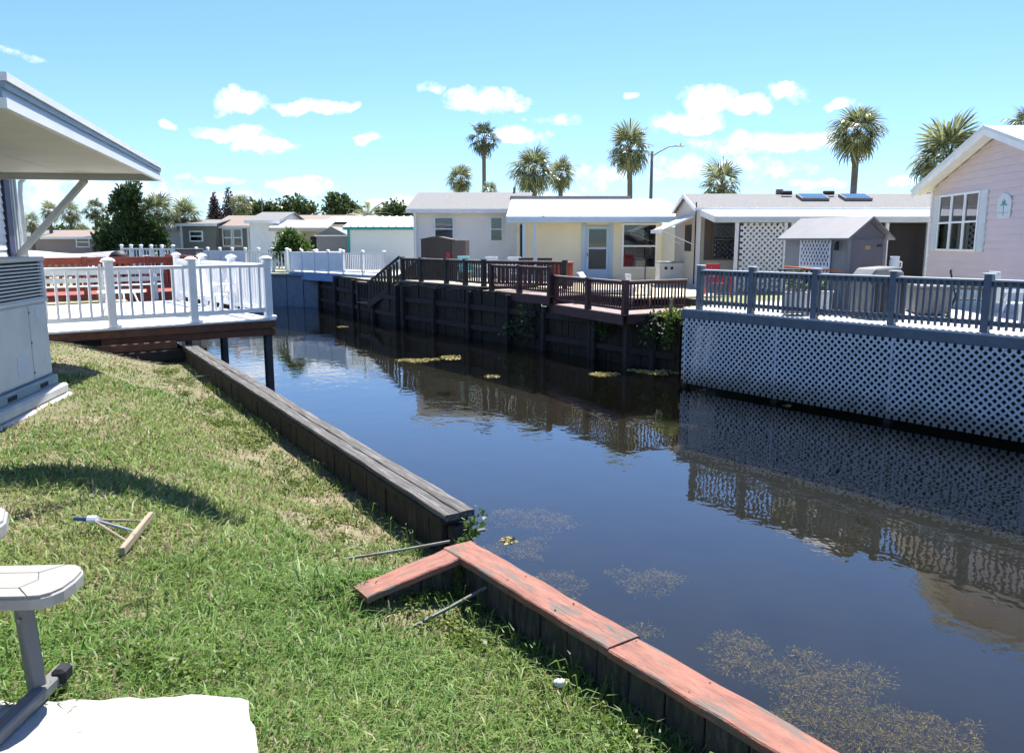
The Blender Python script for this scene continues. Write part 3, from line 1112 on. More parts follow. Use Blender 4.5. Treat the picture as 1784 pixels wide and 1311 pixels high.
# -- foreground slab, picnic table, screed tool, stone
def slab():
    pts = [(-.955, 2.60), (-1.1, 2.615), (-1.4, 2.585), (-1.7, 2.57), (-2.6, 2.58), (-4.2, 2.5), (-4.2, -1.5), (.4, -1.5), (-.78, 2.22), (-.86, 2.42), (-.93, 2.565)]
    r = random.Random(4)
    ring = []
    n = len(pts)
    for i in range(n):
        a, b = Vector(pts[i]), Vector(pts[(i + 1) % n])
        k = max(1, int((b - a).length / .05)) if (b - a).length < 1.7 else 1
        for j in range(k):
            p = a + (b - a) * j / k
            ring.append((p.x + r.uniform(-.006, .006), p.y + r.uniform(-.010, .010), .010))
    o = MB().prism(ring, (0, 0, -.12)).build('concrete_slab', SLAB)
    tag(o, 'white painted concrete slab under the picnic table', 'concrete slab')
slab()

def rounded_plank_top(parts_root, x0, x1, y0, y1, z, m, rim=.085, name='tabletop', th=.05):
    """moulded plastic board along x with a rounded right end at x1: rim piece, mitred end and centre slats"""
    w = y1 - y0
    out = []
    R0 = w * .5
    for k in range(9):
        a = -math.pi / 2 + math.pi * k / 8
        out.append((x1 - R0 * .62 + math.cos(a) * R0 * .62, (y0 + y1) / 2 + math.copysign(abs(math.sin(a)) ** .7, math.sin(a)) * w / 2))
    ring = [(x0, y0)] + out + [(x0, y1)]
    MB().prism([(x, y, z - th) for x, y in ring], (0, 0, th - .006)).build(name, m, parts_root, bev=.006)
    gap = .004
    def top(nm, pts):
        MB().prism([(x, y, z - .0055) for x, y in pts], (0, 0, .0065)).build(nm, m, parts_root)
    cx = x1 - R0 * .62 - .02
    ins = w * .27
    # end cap
    e = [(cx + .01, y0 + .005)] + [(x - .006, y * .985 + (y0 + y1) / 2 * .015) for x, y in out[1:-1]] + [(cx + .01, y1 - .005), (cx - .05, y1 - ins), (cx - .02, (y0 + y1) / 2), (cx - .05, y0 + ins)]
    top('end_board', e)
    top('edge_board', [(x0, y0 + .004), (cx + .01 - gap, y0 + .004), (cx - .05 - gap, y0 + ins - gap), (x0, y0 + ins - gap)])
    top('edge_board', [(x0, y1 - ins + gap), (cx - .05 - gap, y1 - ins + gap), (cx + .01 - gap, y1 - .004), (x0, y1 - .004)])
    top('centre_board', [(x0, y0 + ins), (cx - .05 - gap, y0 + ins), (cx - .02 - gap, (y0 + y1) / 2), (cx - .05 - gap, y1 - ins), (x0, y1 - ins)])

def picnic_table():
    t = thing('picnic_table', 'almond plastic folding picnic table with steel legs cut off by the left edge', 'picnic table', (-1.54, 2.62, .010), R(3))
    # bench: right end at x=0
    rounded_plank_top(t, -1.75, .02, -.135, .135, .432, TABLEW, name='bench_seat')
    rounded_plank_top(t, -1.75, -.05, -.80, -.02, .725, TABLEW, name='tabletop')
    strut('leg', t, TABLELEG, (-.135, -.02, .02), (-.175, .01, .385), .05, .05, .006)
    strut('leg', t, TABLELEG, (-.52, -.62, .03), (-.52, -.62, .67), .05, .05, .006)
    strut('floor_bar', t, TABLELEG, (-.11, .13, .028), (-.20, -1.6, .028), .055, .045, .006)
    strut('cross_bar', t, TABLELEG, (-.175, .0, .36), (-.40, -.6, .52), .04, .04, .006)
    piece('foot', t, BLACK, (-.095, .07, .04), (.05, .07, .06), (0, 0, 0), .012)
    MB().tube([(-.26, -.03, .362), (-.21, -.03, .362)], .016, 8).build('bracket', TABLELEG, t)
    MB().tube([(-.165, -.032, .30), (-.165, -.04, .30)], .008, 8).build('bolt', GALV, t)
    bx('under_rail', t, TABLELEG, -1.7, -.13, -.03, .03, .352, .378)
picnic_table()

def screed():
    g = lambda x, y: lawn_height(x, y)
    a, b = Vector((-2.18, 4.61, 0)), Vector((-2.04, 3.96, 0))
    a.z, b.z = g(a.x, a.y) + .06, g(b.x, b.y) + .06
    t = thing('screed_rake', 'wooden T-headed screed rake with blue handle lying in the grass', 'rake', (-2.38, 4.32, 0))
    o = Vector((2.38, -4.32, 0))
    strut('head_board', t, WOODPALE, a + o, b + o, .028, .045, .004)
    h = Vector((-2.38, 4.32, g(-2.38, 4.32) + .09))
    e = Vector((-2.49, 4.34, g(-2.49, 4.34) + .08))
    mid = (a + b) / 2 + Vector((0, 0, .0))
    MB().tube([h + o, mid + o], .008, 8).build('handle', PALEHANDLE, t)
    MB().tube([e + o, h + o], .011, 8).build('handle_grip', BLUEMETAL, t)
    MB().tube([h + o + Vector((-.02, 0, 0)), h + o + Vector((.03, 0, 0))], .022, 8).build('collar', VINYL, t)
    for f in (.18, .78):
        MB().tube([h + o, a + (b - a) * f + o], .007, 6).build('brace', WOODPALE, t)
screed()
o = MB().lathe([(.006, -.02), (.022, -.012), (.028, .0), (.024, .014), (.01, .022)], 9).build('stone', mat('white_stone', (.75, .75, .73), .8, .1, 20), smooth=True)
o.location = (.21, 3.20, lawn_height(.21, 3.20) + .055)
o.scale = (1.15, .8, .9)
tag(o, 'small white stone in the grass beside the salmon capped wall', 'stone')

# ------------------------------------------------------------------ far bank: seawalls and decks
def plank_wall(name, label, a, b, z0, z1, m, w=.25, th=.06, every=None, pm=DARKWOOD, capm=None, corr=False):
    """plank by plank seawall facing right of a->b"""
    a, b = Vector(a), Vector(b)
    d = b - a
    L = d.length
    t = thing(name, label, 'seawall', (a.x, a.y, 0), math.atan2(d.y, d.x))
    n = int(L / w)
    r = random.Random(len(label))
    for k in range(n):
        x = (k + .5) * L / n
        y = -th / 2 - (.05 * (k % 2) if corr else r.uniform(0, .03))
        dz = 0 if corr else round(r.choice((0, 0, -.03, -.06, .02)), 2)
        piece('sheet_pile' if corr else 'wall_plank', t, m, (x, y, (z0 + z1) / 2 + dz), (L / n - .008, th, z1 - z0), (0, 0, 0) if corr else (R(r.uniform(-1, 1)), R(r.uniform(-.8, .8)), 0), .006)
    if every:
        for k in range(int(L / every) + 1):
            piece('pile', t, pm, (.3 + k * every, -th - .13, (z0 + z1) / 2 - .05), (.17, .17, z1 - z0), (R(random.uniform(-1.5, 1.5)), 0, 0), .02)
    if not corr:
        for zz in (-.75, -1.45):
            bx('waler', t, pm, .1, L - .1, -th - .12, -th - .035, zz, zz + .18, .015)
    if capm:
        bx('cap', t, capm, -.05, L + .05, -.28, .12, z1, z1 + .12, .015)
    return t
plank_wall('timber_seawall', 'dark timber seawall under the dark brown deck', (-4.35, 32.1), (.93, 25.13), -2.9, -.07, SEAWALL, .26, .06, 2.3)
plank_wall('timber_seawall', 'dark timber seawall under the lower maroon deck', (.95, 25.1), (4.40, 20.55), -2.9, -.35, SEAWALL, .26, .06, 2.3)
bank_face('earth_bank', [(.95, 25.1), (3.7, 25.95), (6.3, 21.95), (4.4, 20.55)], -.4, -.06, MATS['bank_earth'])
plank_wall('timber_seawall', 'dark low seawall under the far white fenced deck', (-9.9, 41.6), (-4.4, 32.15), -2.9, -.07, SEAWALL, .3, .06, 2.6)
plank_wall('sheet_pile_seawall', 'pale blue corrugated seawall at the bend of the canal', (-14.5, 42.5), (-9.95, 41.75), -2.9, -.16, SHEETPALE, .42, .09, None, DARKWOOD, SHEETPALE, True)

def blue_deck():
    t = thing('slate_blue_deck', 'slate blue railed deck with a diamond lattice skirt above the water', 'deck', (4.04, 18.52, 0), math.atan2(-.7896, .6136))
    z = .07
    boards(t, BLUESUNTOP, -.08, 10.5, -.05, 4.6, z, .14, .034, .007)
    bx('fascia', t, BLUE, -.10, 10.5, -.06, -.02, -.15, z - .036, .006)
    bx('end_fascia', t, BLUE, -.10, -.06, -.018, 4.6, -.15, z - .036, .006)
    for k in range(8):
        bx('joist', t, DARKWOOD, .3 + k * 1.3, .36 + k * 1.3, 0.0, 4.5, -.14, .03)
    xs = (.26, 1.66, 3.17, 4.76, 6.38, 8.0, 9.6)
    railing(t, (.26, .15), (10.4, .15), z, BLUE, spacing=.118, bal=(.040, .040), top=.90, posts=[x - .26 for x in xs], pw=.125, pover=.075, rail=(.15, .036), sub=(.04, .09),
            low=.115, lowrail=(.04, .085), cap='flat', bal_lo=.055, bev=.005, topm=mat('sunlit_blue_rail_cap', (.48, .50, .51), .55, .12, 5, .2), capm=MATS['sunlit_blue_rail_cap'])  # rail and post caps coloured pale to paint in their sunlit tops
    lattice(t, -.03, 9.3, -1.66, -.155, -.052, LATTICE)
    for k, x in enumerate((0.02, 2.45, 4.9, 7.3, 9.3)):
        piece('pile', t, DARKWOOD, (x, .06, -1.4), (.15, .15, 2.5), (0, 0, 0), .012)
        bx('lattice_batten', t, LATTICE, x - .02, x + .02, -.028, -.018, -1.55, -.155)
    bx('ledger', t, DARKWOOD, 0, 9.4, -.012, .03, -.30, -.16)
    lattice_side(t)
def lattice_side(t):
    s = bpy.data.objects.new('side_skirt', None)
    COL.objects.link(s)
    s.parent = t
    s.location = (-.06, -.02, 0)
    s.rotation_euler = (0, 0, math.pi / 2)
    lattice(s, .03, 1.3, -1.60, -.155, .0, LATTICE)
blue_deck()

def maroon_deck():
    ox, oy = 2.98, 21.06
    t = thing('maroon_deck', 'two level maroon wooden deck with maroon balusters over the dark seawall', 'deck', (ox, oy, 0))
    q = lambda x, y: (x - ox, y - oy)
    Z, Zu = -.30, -.05
    M, F = Vector((2.98, 21.06)), Vector((1.22, 24.85))
    S = Vector((4.85, 22.25))
    U0, U1 = Vector((1.20, 24.60)), Vector((-.72, 27.5))
    kw = dict(spacing=.125, bal=(.036, .036), top=.88, pw=.15, pover=.02, rail=(.14, .036), sub=(.035, .07), low=.10, lowrail=(.035, .07))
    L = (F - M).length
    railing(t, q(*M), q(*F), Z, MAROON, posts=(0.0, L * .46, L * .95), topm=MAROONTOP, **kw)
    railing(t, q(*M), q(*S), Z, MAROON, posts=(), topm=MAROONTOP, **kw)
    L2 = (U1 - U0).length
    railing(t, q(*U0), q(*U1), Zu, MAROON, posts=(.05, L2 * .5, L2 - .05), topm=MAROONTOP, **kw)
    # boards, cut parallel to the front edge
    def deck_part(a, b, depth, z, off=.08):
        d = (b - a).normalized()
        n = Vector((d.y, -d.x))
        if n.dot(Vector((.8, .6))) < 0:
            n = -n
        ang = math.atan2(d.y, d.x)
        k = int(depth / .146)
        for i in range(k):
            c = (a + b) / 2 + n * (i * .146 + .07 - off)
            p = q(*c)
            piece('deck_board', t, MAROONTOP, (p[0], p[1], z - .02), ((b - a).length + .1, .140, .034), (0, 0, ang))
        c = (a + b) / 2 - n * (off + .025)
        p = q(*c)
        piece('fascia', t, MAROON, (p[0], p[1], z - .14), ((b - a).length + .16, .045, .26), (0, 0, ang))
        for f in (.04, .5, .96):
            c = a + (b - a) * f + n * .2
            p = q(*c)
            piece('pile', t, DARKWOOD, (p[0], p[1], (z - 2.6) / 2 - .1), (.15, .15, 2.5 + z), (0, 0, ang))
    deck_part(M, F, 2.6, Z)
    deck_part(U0, U1, 2.6, Zu)
    sd = (S - M).normalized()
    p = q(*((M + S) / 2))
    piece('side_fascia', t, MAROON, (p[0] + .05, p[1] - .05, Z - .14), ((S - M).length, .045, .24), (0, 0, math.atan2(sd.y, sd.x)))
maroon_deck()

def brown_deck():
    ox, oy = -4.45, 32.6
    t = thing('dark_brown_deck', 'dark brown wooden deck with steps down to a landing over the water', 'deck', (ox, oy, 0))
    q = lambda x, y: (x - ox, y - oy)
    Z = .06
    A, B, C = Vector((-4.45, 32.6)), Vector((-.98, 27.9)), Vector((1.85, 26.6))
    d = (B - A).normalized()
    L = (B - A).length
    kw = dict(spacing=.14, bal=(.045, .04), top=.90, pw=.15, pover=.03, rail=(.16, .04), sub=(.04, .08), low=.09, lowrail=(.04, .07), topm=BROWNTOP)
    railing(t, q(*A), q(*B), Z, BROWN, posts=(.05, L * .26, L * .58, L * .80, L), **kw)
    railing(t, q(*(B + Vector((.1, 0)))), q(*C), Z, BROWN, posts=((C - B).length - .2,), **kw)
    ang = math.atan2(d.y, d.x)
    n = Vector((-d.y, d.x))
    if n.dot(Vector((.8, .6))) < 0:
        n = -n
    for i in range(26):
        c = (A + B) / 2 + n * (i * .146 - .04)
        p = q(*c)
        piece('deck_board', t, BROWNTOP, (p[0], p[1], Z - .02), (L + .15, .140, .034), (0, 0, ang))
    p = q(*((A + B) / 2 - n * .14))
    piece('fascia', t, BROWN, (p[0], p[1], Z - .17), (L + .2, .05, .28), (0, 0, ang))
    for f in (.0, .33, .7):
        c = A + (B - A) * f + n * .0
        p = q(*c)
        piece('pile', t, DARKWOOD, (p[0], p[1], -1.3), (.15, .15, 2.5), (R(random.uniform(-2, 2)), R(random.uniform(-2, 2)), ang), .0)
    # left end railing and steps
    E = A + n * 1.3 - d * .1
    railing(t, q(*A), q(*E), Z, BROWN, posts=(), **kw)
    Ld = Vector((-6.05, 35.35))
    s0 = A - d * .15 + n * .55
    dr = (Ld - s0)
    run = dr.length - .5
    dr.normalize()
    sa = math.atan2(dr.y, dr.x)
    for k in range(6):
        c = s0 + dr * (run * (k + .5) / 6)
        p = q(*c)
        piece('stair_tread', t, BROWNTOP, (p[0], p[1], Z - .02 - (k + 1) * .175), (.28, 1.15, .04), (0, 0, sa))
    sn = Vector((-dr.y, dr.x))
    for sg in (-1, 1):
        a = s0 + sn * sg * .6
        b = a + dr * (run + .1)
        pa, pb = q(*a), q(*b)
        strut('stringer', t, BROWN, (pa[0], pa[1], Z - .1), (pb[0], pb[1], -1.12), .05, .28)
        strut('handrail', t, BROWN, (pa[0], pa[1], Z + .92), (pb[0], pb[1], -.18), .06, .1)
        for f in (.3, .62, .95):
            w = a + (b - a) * f
            pw_ = q(*w)
            piece('baluster', t, BROWN, (pw_[0], pw_[1], Z + .34 - 1.08 * f), (.05, .05, 1.1), (0, 0, sa))
        for f in np.linspace(.08, .92, 10):
            w = a + (b - a) * float(f)
            pw_ = q(*w)
            piece('stair_slat', t, BROWN, (pw_[0], pw_[1], Z + .34 - 1.08 * float(f)), (.16, .03, .95), (0, 0, sa))
    p = q(*Ld)
    for k in range(6):
        o_ = sn * (k * .19 - .48)
        piece('landing_board', t, BROWNTOP, (p[0] + o_.x, p[1] + o_.y, -1.05), (1.35, .18, .04), (0, 0, sa))
    for a_, b_ in ((-.6, -.5), (.6, -.5), (-.6, .5), (.6, .5)):
        w = Ld + dr * a_ + sn * b_
        pw_ = q(*w)
        piece('pile', t, DARKWOOD, (pw_[0], pw_[1], -1.3), (.12, .12, 2.2), (0, 0, sa))
    e0, e1 = Ld - sn * .55 - dr * .6, Ld - sn * .55 + dr * .6
    railing(t, q(*(Ld + sn * .5 - dr * .6)), q(*(Ld + sn * .5 + dr * .6)), -1.03, BROWN, **{**kw, 'posts': (0.0, 1.2)})
brown_deck()

def fence_deck():
    a, b = Vector((-11.75, 42.7)), Vector((-5.75, 36.6))
    d = b - a
    L = d.length
    t = thing('far_white_fenced_deck', 'far deck with solid white vinyl fence panels and blue fascia', 'deck', (a.x, a.y, 0), math.atan2(d.y, d.x))
    z = .06
    boards(t, DECKWHITE, 0, L, -.05, 3.2, z, .19, .034)
    bx('fascia', t, BLUEFASCIA, -.05, L + .05, -.09, -.05, -.36, z - .036)
    bx('joist', t, DARKWOOD, 0, L, .2, .3, -.3, -.01)
    xs = [0, 1.2, 2.45, 3.75, 5.1]
    for k, x in enumerate(xs):
        po = piece('post', t, VINYL, (x, 0, z + .53), (.11, .11, 1.06))
        link('post_cap', dome_cap(.11), po, (0, 0, .53))
        if k < 4:
            bx('fence_panel', t, VINYL, x + .06, xs[k + 1] - .06, -.02, .02, z + .12, z + .94)
            bx('panel_rail', t, VINYL, x + .06, xs[k + 1] - .06, -.035, .035, z + .945, z + 1.0)
            bx('panel_rail', t, VINYL, x + .06, xs[k + 1] - .06, -.03, .03, z + .05, z + .115)
    railing(t, (5.16, 0), (L, 0), z, VINYL, spacing=.15, bal=(.035, .035), top=1.0, posts=(1.6, L - 5.25), pw=.11, pover=.05, rail=(.08, .05), sub=None, low=.08, lowrail=(.05, .06), cap='dome')
    railing(t, (0, .1), (0, 3.1), z, VINYL, spacing=.15, bal=(.035, .035), top=1.0, posts=(1.5, 3.0), pw=.11, pover=.05, rail=(.08, .05), sub=None, low=.08, lowrail=(.05, .06), cap='dome')
    for k in range(4):
        piece('pile', t, DARKWOOD, (.5 + k * 2.4, .3, -1.3), (.16, .16, 2.1))
fence_deck()

# ------------------------------------------------------------------ houses
def clap(root, m, x0, x1, y, z0, z1, pitch, sg=-1, name='lap_siding'):
    """lap siding too fine to pick apart: one part with real courses; outward = sg*y"""
    mb = MB()
    n = max(1, round((z1 - z0) / pitch))
    h = (z1 - z0) / n
    for k in range(n):
        za, zb = z0 + k * h, z0 + (k + 1) * h
        mb.add([(x0, y + sg * .022, za), (x1, y + sg * .022, za), (x1, y + sg * .004, zb), (x0, y + sg * .004, zb), (x0, y, za), (x1, y, za)],
               [(0, 1, 2, 3) if sg < 0 else (3, 2, 1, 0), (4, 5, 1, 0) if sg < 0 else (0, 1, 5, 4)])
    return mb.build(name, m, root)

def window(root, x0, x1, z0, z1, y, sg=-1, panes=2, split='h', fm=None, fw=.06, curtain=None, blind=0.0, shutters=None, shm=None, label=None, ratio=.5):
    """frame as the part; panes, curtain and shutters below it. y is the wall face, outward = sg"""
    fm = fm or VINYL
    d0, d1 = y + sg * .025, y + sg * .075
    ya, yb = min(d0, d1), max(d0, d1)
    mb = MB()
    mb.box(x0, x0 + fw, ya, yb, z0, z1).box(x1 - fw, x1, ya, yb, z0, z1)
    mb.box(x0 + fw, x1 - fw, ya, yb, z0, z0 + fw).box(x0 + fw, x1 - fw, ya, yb, z1 - fw, z1)
    cells = []
    if split == 'h':
        zm = z0 + (z1 - z0) * ratio
        mb.box(x0 + fw, x1 - fw, ya + .004, yb - .004, zm - fw * .45, zm + fw * .45)
        cells = [(x0 + fw, x1 - fw, z0 + fw, zm - fw * .45), (x0 + fw, x1 - fw, zm + fw * .45, z1 - fw)]
    else:
        cells = [(x0 + fw, x1 - fw, z0 + fw, z1 - fw)]
    w = mb.build('window', fm, root)
    if label:
        w['label'] = label
    for i, (a, b, c, e) in enumerate(cells):
        yy = y + sg * .05
        bx('pane', w, GLASS, a, b, yy - .003, yy + .003, c, e)
    bx('dark_interior', w, DARKROOM, x0 + fw, x1 - fw, y + sg * .026 - .0015, y + sg * .026 + .0015, z0 + fw, z1 - fw)
    if curtain:
        mb = MB()
        za, zb = z1 - fw - (z1 - z0) * curtain, z1 - fw
        n = 14
        pts = [(x0 + fw + (x1 - x0 - 2 * fw) * k / n, y + sg * (.034 + .004 * (k % 2))) for k in range(n + 1)]
        for k in range(n):
            a, b = pts[k], pts[k + 1]
            mb.add([(a[0], a[1], za), (b[0], b[1], za), (b[0], b[1], zb), (a[0], a[1], zb)], [(0, 1, 2, 3)])
        mb.build('curtain', CURTAIN, w)
    if shutters:
        for s0, s1 in ((x0 - shutters - .01, x0 - .01), (x1 + .01, x1 + shutters + .01)):
            mb = MB().box(s0, s1, min(y + sg * .025, y + sg * .05), max(y + sg * .025, y + sg * .05), z0, z1)
            n = 16
            for k in range(n):
                zz = z0 + .05 + (z1 - z0 - .1) * k / n
                if abs(k - n // 2) < 1:
                    continue
                mb.box(s0 + .035, s1 - .035, min(y + sg * .051, y + sg * .06), max(y + sg * .051, y + sg * .06), zz, zz + (z1 - z0) / n * .55)
            mb.build('shutter', shm or VINYL, w)
    return w

def pink_house():
    ang = math.atan2(1, .1)
    t = thing('pale_pink_house', 'pale pink sided house with a white gable roof at the right edge', 'house', (10.63, 15.03, 0), ang)
    # local x along the gable wall (far end x=7.0), outward +y
    W, ze, zp = 7.0, 2.98, 4.02
    pitch = .165
    z = -.05
    k = 0
    roofz = lambda x: ze + (zp - ze) * (1 - abs(x - W / 2) / (W / 2))
    while z < zp - .03:
        z1 = z + pitch
        if z < ze:
            a0, a1 = 0.0, W
        else:
            a0 = (z - ze) / (zp - ze) * W / 2
            a1 = W - a0
        if z1 <= ze:
            b0, b1 = 0.0, W
        else:
            b0 = min((z1 - ze) / (zp - ze) * W / 2, W / 2 - .01)
            b1 = W - b0
        MB().add([(a0, 0, z), (a1, 0, z), (b1, 0, z1), (b0, 0, z1), (a0, .042, z), (a1, .042, z), (b1, .006, z1), (b0, .006, z1)],
                 [(0, 1, 2, 3), (7, 6, 5, 4), (4, 5, 1, 0), (5, 6, 2, 1), (6, 7, 3, 2), (7, 4, 0, 3)]).build('siding_board', PINK, t)
        z = z1
        k += 1
    bx('corner_trim', t, VINYL, W - .08, W + .02, .0, .04, -.05, ze, .006)
    bx('wall', t, PINK, 0.02, W, -7, -.004, -.05, ze)
    # roof: two slopes with overhang, fascia on the gable
    oh = .42
    sl = (zp - ze) / (W / 2)
    for s in (0, 1):
        xa, xb = (W / 2, W + oh) if s else (W / 2, -oh)
        za, zb = zp + .06, ze - sl * oh + .06
        MB().prism([(xa, .36, za), (xb, .36, zb), (xb, .36, zb + .07), (xa, .36, za + .07)], (0, -7.7, 0)).build('roof', METALROOF, t)
        MB().prism([(xa, .365, za - .13), (xb, .365, zb - .13), (xb, .365, zb + .075), (xa, .365, za + .075)], (0, .03, 0)).build('fascia', VINYL, t)
        MB().prism([(xa, .396, za + .01), (xb, .396, zb + .01), (xb, .396, zb + .085), (xa, .396, za + .085)], (0, .03, 0)).build('fascia_trim', ALU, t)
        MB().prism([(xa, .355, za - .06), (xb, .355, zb - .06), (xb, .355, zb - .04), (xa, .355, za - .04)], (0, -.31, 0)).build('soffit', VINYL, t)
    # triple window with shutters
    x0 = 4.15
    f = .05
    for i, (a, b) in enumerate(((x0, x0 + .72), (x0 + .74, x0 + 1.46), (x0 + 1.48, x0 + 2.2))):
        window(t, a, b, 1.36, 2.78, .0, 1, fw=.05, ratio=.5)
    for a, b in ((x0 - .34, x0 - .01), (x0 + 2.21, x0 + 2.54)):
        mb = MB().box(a, b, .022, .055, 1.36, 2.78)
        for k in range(22):
            zz = 1.42 + k * .058
            if k == 11:
                continue
            mb.box(a + .045, b - .045, .0555, .066, zz, zz + .035)
        mb.build('shutter', mat('pale_grey_shutter', (.62, .68, .70), .5), t)
    # palm tree plaque
    p = MB().prism([(3.28, .028, 2.10), (2.72, .028, 2.10), (2.70, .028, 2.5), (2.86, .028, 2.63), (3.12, .028, 2.66), (3.30, .028, 2.52)], (0, .025, 0)).build('plaque', PLAQUE, t)
    mb = MB().bar((3.0, .057, 2.16), (3.01, .057, 2.42), .018, .006, (0, 1, 0))
    for a in (-70, -35, 0, 35, 70):
        mb.bar((3.01, .057, 2.42), (3.01 + math.sin(R(a)) * .14, .057, 2.42 + math.cos(R(a)) * .10 - abs(a) * .0009), .035, .006, (0, 1, 0))
    mb.build('painted_palm', GREENP, p)
    mb = MB()
    for k in range(9):
        mb.box(2.80 + k * .05, 2.83 + k * .05, .054, .056, 2.22, 2.235)
    mb.build('painted_mark', GREENP, p)
    bx('pipe', t, ALUGREY, W + .02, W + .06, -.06, -.02, 0, 2.9)
pink_house()

def trailer_home():
    X0, Y0 = 6.55, 28.6
    t = thing('tan_mobile_home', 'long low tan mobile home with white porch roof and skylights', 'mobile home', (X0, Y0, 0))
    L = 14.5
    bx('wall', t, TAN, 0, L, .06, 3.9, -.05, 2.72)
    clap(t, TAN, 0, L, .06, -.05, 2.72, .11)
    # end wall courses (faces left)
    mb = MB()
    for k in range(25):
        za = -.05 + k * .11
        mb.add([(-.022, .06, za), (-.022, 3.9, za), (-.004, 3.9, za + .11), (-.004, .06, za + .11)], [(3, 2, 1, 0)])
    mb.build('lap_siding', TAN, t)
    MB().prism([(.0, .06, 2.72), (.0, 3.9, 2.72), (.0, 2.0, 3.28)], (L, 0, 0)).build('gable', TAN, t)
    for y0, y1 in ((-.14, 2.0), (4.1, 2.0)):
        za = 2.70
        MB().prism([(-.12, y0, za), (-.12, y1, 3.30), (-.12, y1, 3.36), (-.12, y0, za + .06)], (L + .3, 0, 0)).build('roof', SHINGLE, t)
        MB().prism([(-.125, y0, za - .07), (-.125, y1, 3.23), (-.125, y1, 3.37), (-.125, y0, za + .07)], (-.035, 0, 0)).build('rake_board', ALU, t)
    bx('gutter', t, ALU, -.14, L, -.22, -.145, 2.66, 2.77)
    # porch roof
    MB().prism([(.05, -.14, 2.655), (.05, -2.35, 2.36), (.05, -2.35, 2.40), (.05, -.14, 2.70)], (L, 0, 0)).build('porch_roof', METALROOF, t)
    bx('porch_fascia', t, ALUGREY, .03, L, -2.42, -2.36, 2.20, 2.40, .01)
    MB().prism([(.028, -.14, 2.50), (.028, -2.36, 2.20), (.028, -2.36, 2.40), (.028, -.14, 2.71)], (-.03, 0, 0)).build('porch_side', ALUGREY, t)
    def pxx(px, D):
        return (px - 892) / 1405 * D - X0
    D = Y0 - 2.2
    for px in (1281, 1365, 1377, 1540, 1612):
        x = pxx(px, D)
        bx('porch_post', t, ALU, x - .05, x + .05, -2.30, -2.20, -.05, 2.22)
    # lattice screen
    a, b = pxx(1287, D), pxx(1361, D)
    ls = bpy.data.objects.new('lattice_screen', MB().box(a - .06, a - .03, -.02, .03, 0, 2.2).box(b + .03, b + .10, -.02, .03, 0, 2.2).mesh('lattice_screen', SHEDBROWN))
    COL.objects.link(ls)
    ls.parent = t
    ls.location = (0, -2.25, 0)
    lattice(ls, a, b, .0, 2.18, -.03, LATTW, pitch=.19, w=.058, th=.01)
    # front window with brown shutters, partly behind the screen
    D2 = Y0
    a, b = pxx(1239, D2), pxx(1282, D2)
    window(t, a, b, .95, 2.38, .04, -1, fm=SHEDBROWN, curtain=.42, shutters=.26, shm=SHEDBROWN, fw=.05)
    window(t, 4.6, 5.6, .95, 2.2, .04, -1, curtain=.5)
    # carport and porch openings: their shade put in as black sheets
    a, b = pxx(1542, D), pxx(1640, D)
    bx('carport_shade_sheet', t, BLACK, a, b + 2, -1.9, -1.87, -.05, 2.2)
    bx('panel_wall', t, mat('sage_panel', (.30, .34, .29), .6), pxx(1378, D), pxx(1398, D), -2.12, -2.05, -.05, 2.2)
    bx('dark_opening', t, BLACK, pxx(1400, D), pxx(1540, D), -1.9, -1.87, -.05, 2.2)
    # corner trim and cable
    bx('corner_trim', t, ALU, -.05, .10, -.02, .03, -.05, 2.72)
    MB().tube([(-.09, -.03, 2.95), (-.09, -.05, .1)], .025, 6).build('cable', BLACK, t)
    # skylights
    for px in (1405, 1478):
        x = pxx(px, 30.0)
        s = MB().prism([(x - .5, .85, 3.05), (x + .5, .85, 3.05), (x + .5, 1.5, 3.23), (x - .5, 1.5, 3.23)], (0, -.02, .10)).build('skylight', SHEDGREY, t)
        MB().prism([(x - .44, .87, 3.162), (x + .44, .87, 3.162), (x + .44, 1.44, 3.322), (x - .44, 1.44, 3.322)], (0, -.002, .012)).build('pane', mat('skylight_glass', (.05, .11, .16), .08, spec=.8), s)
        MB().tube([(x - 1.0, 1.6, 3.37), (x - .62, 1.6, 3.37)], .08, 8).build('roof_vent', BLACK, t)
    for px, w in ((1352, .12), (1478, .06)):
        x = pxx(px, 30.6)
        bx('vent_pipe', t, SHEDGREY, x - w, x + w, 1.95, 2.1, 3.34, 3.52 + .1 * (w < .1))
    # window awning on the end wall
    MB().prism([(-.03, .5, 2.45), (-1.15, .5, 1.98), (-1.15, .5, 2.03), (-.03, .5, 2.52)], (0, 2.2, 0)).build('window_awning', ALU, t)
    MB().prism([(-1.15, .5, 1.90), (-1.2, .5, 1.90), (-1.2, .5, 2.04), (-1.15, .5, 2.04)], (0, 2.2, 0)).build('awning_lip', ALU, t)
    strut('awning_brace', t, ALU, (-.03, .55, 1.5), (-1.1, .55, 1.96), .03, .03)
    strut('awning_brace', t, ALU, (-.03, 2.65, 1.5), (-1.1, 2.65, 1.96), .03, .03)
    bx('end_window', t, BLACK, -.045, -.024, .9, 1.9, 1.25, 2.2)
trailer_home()

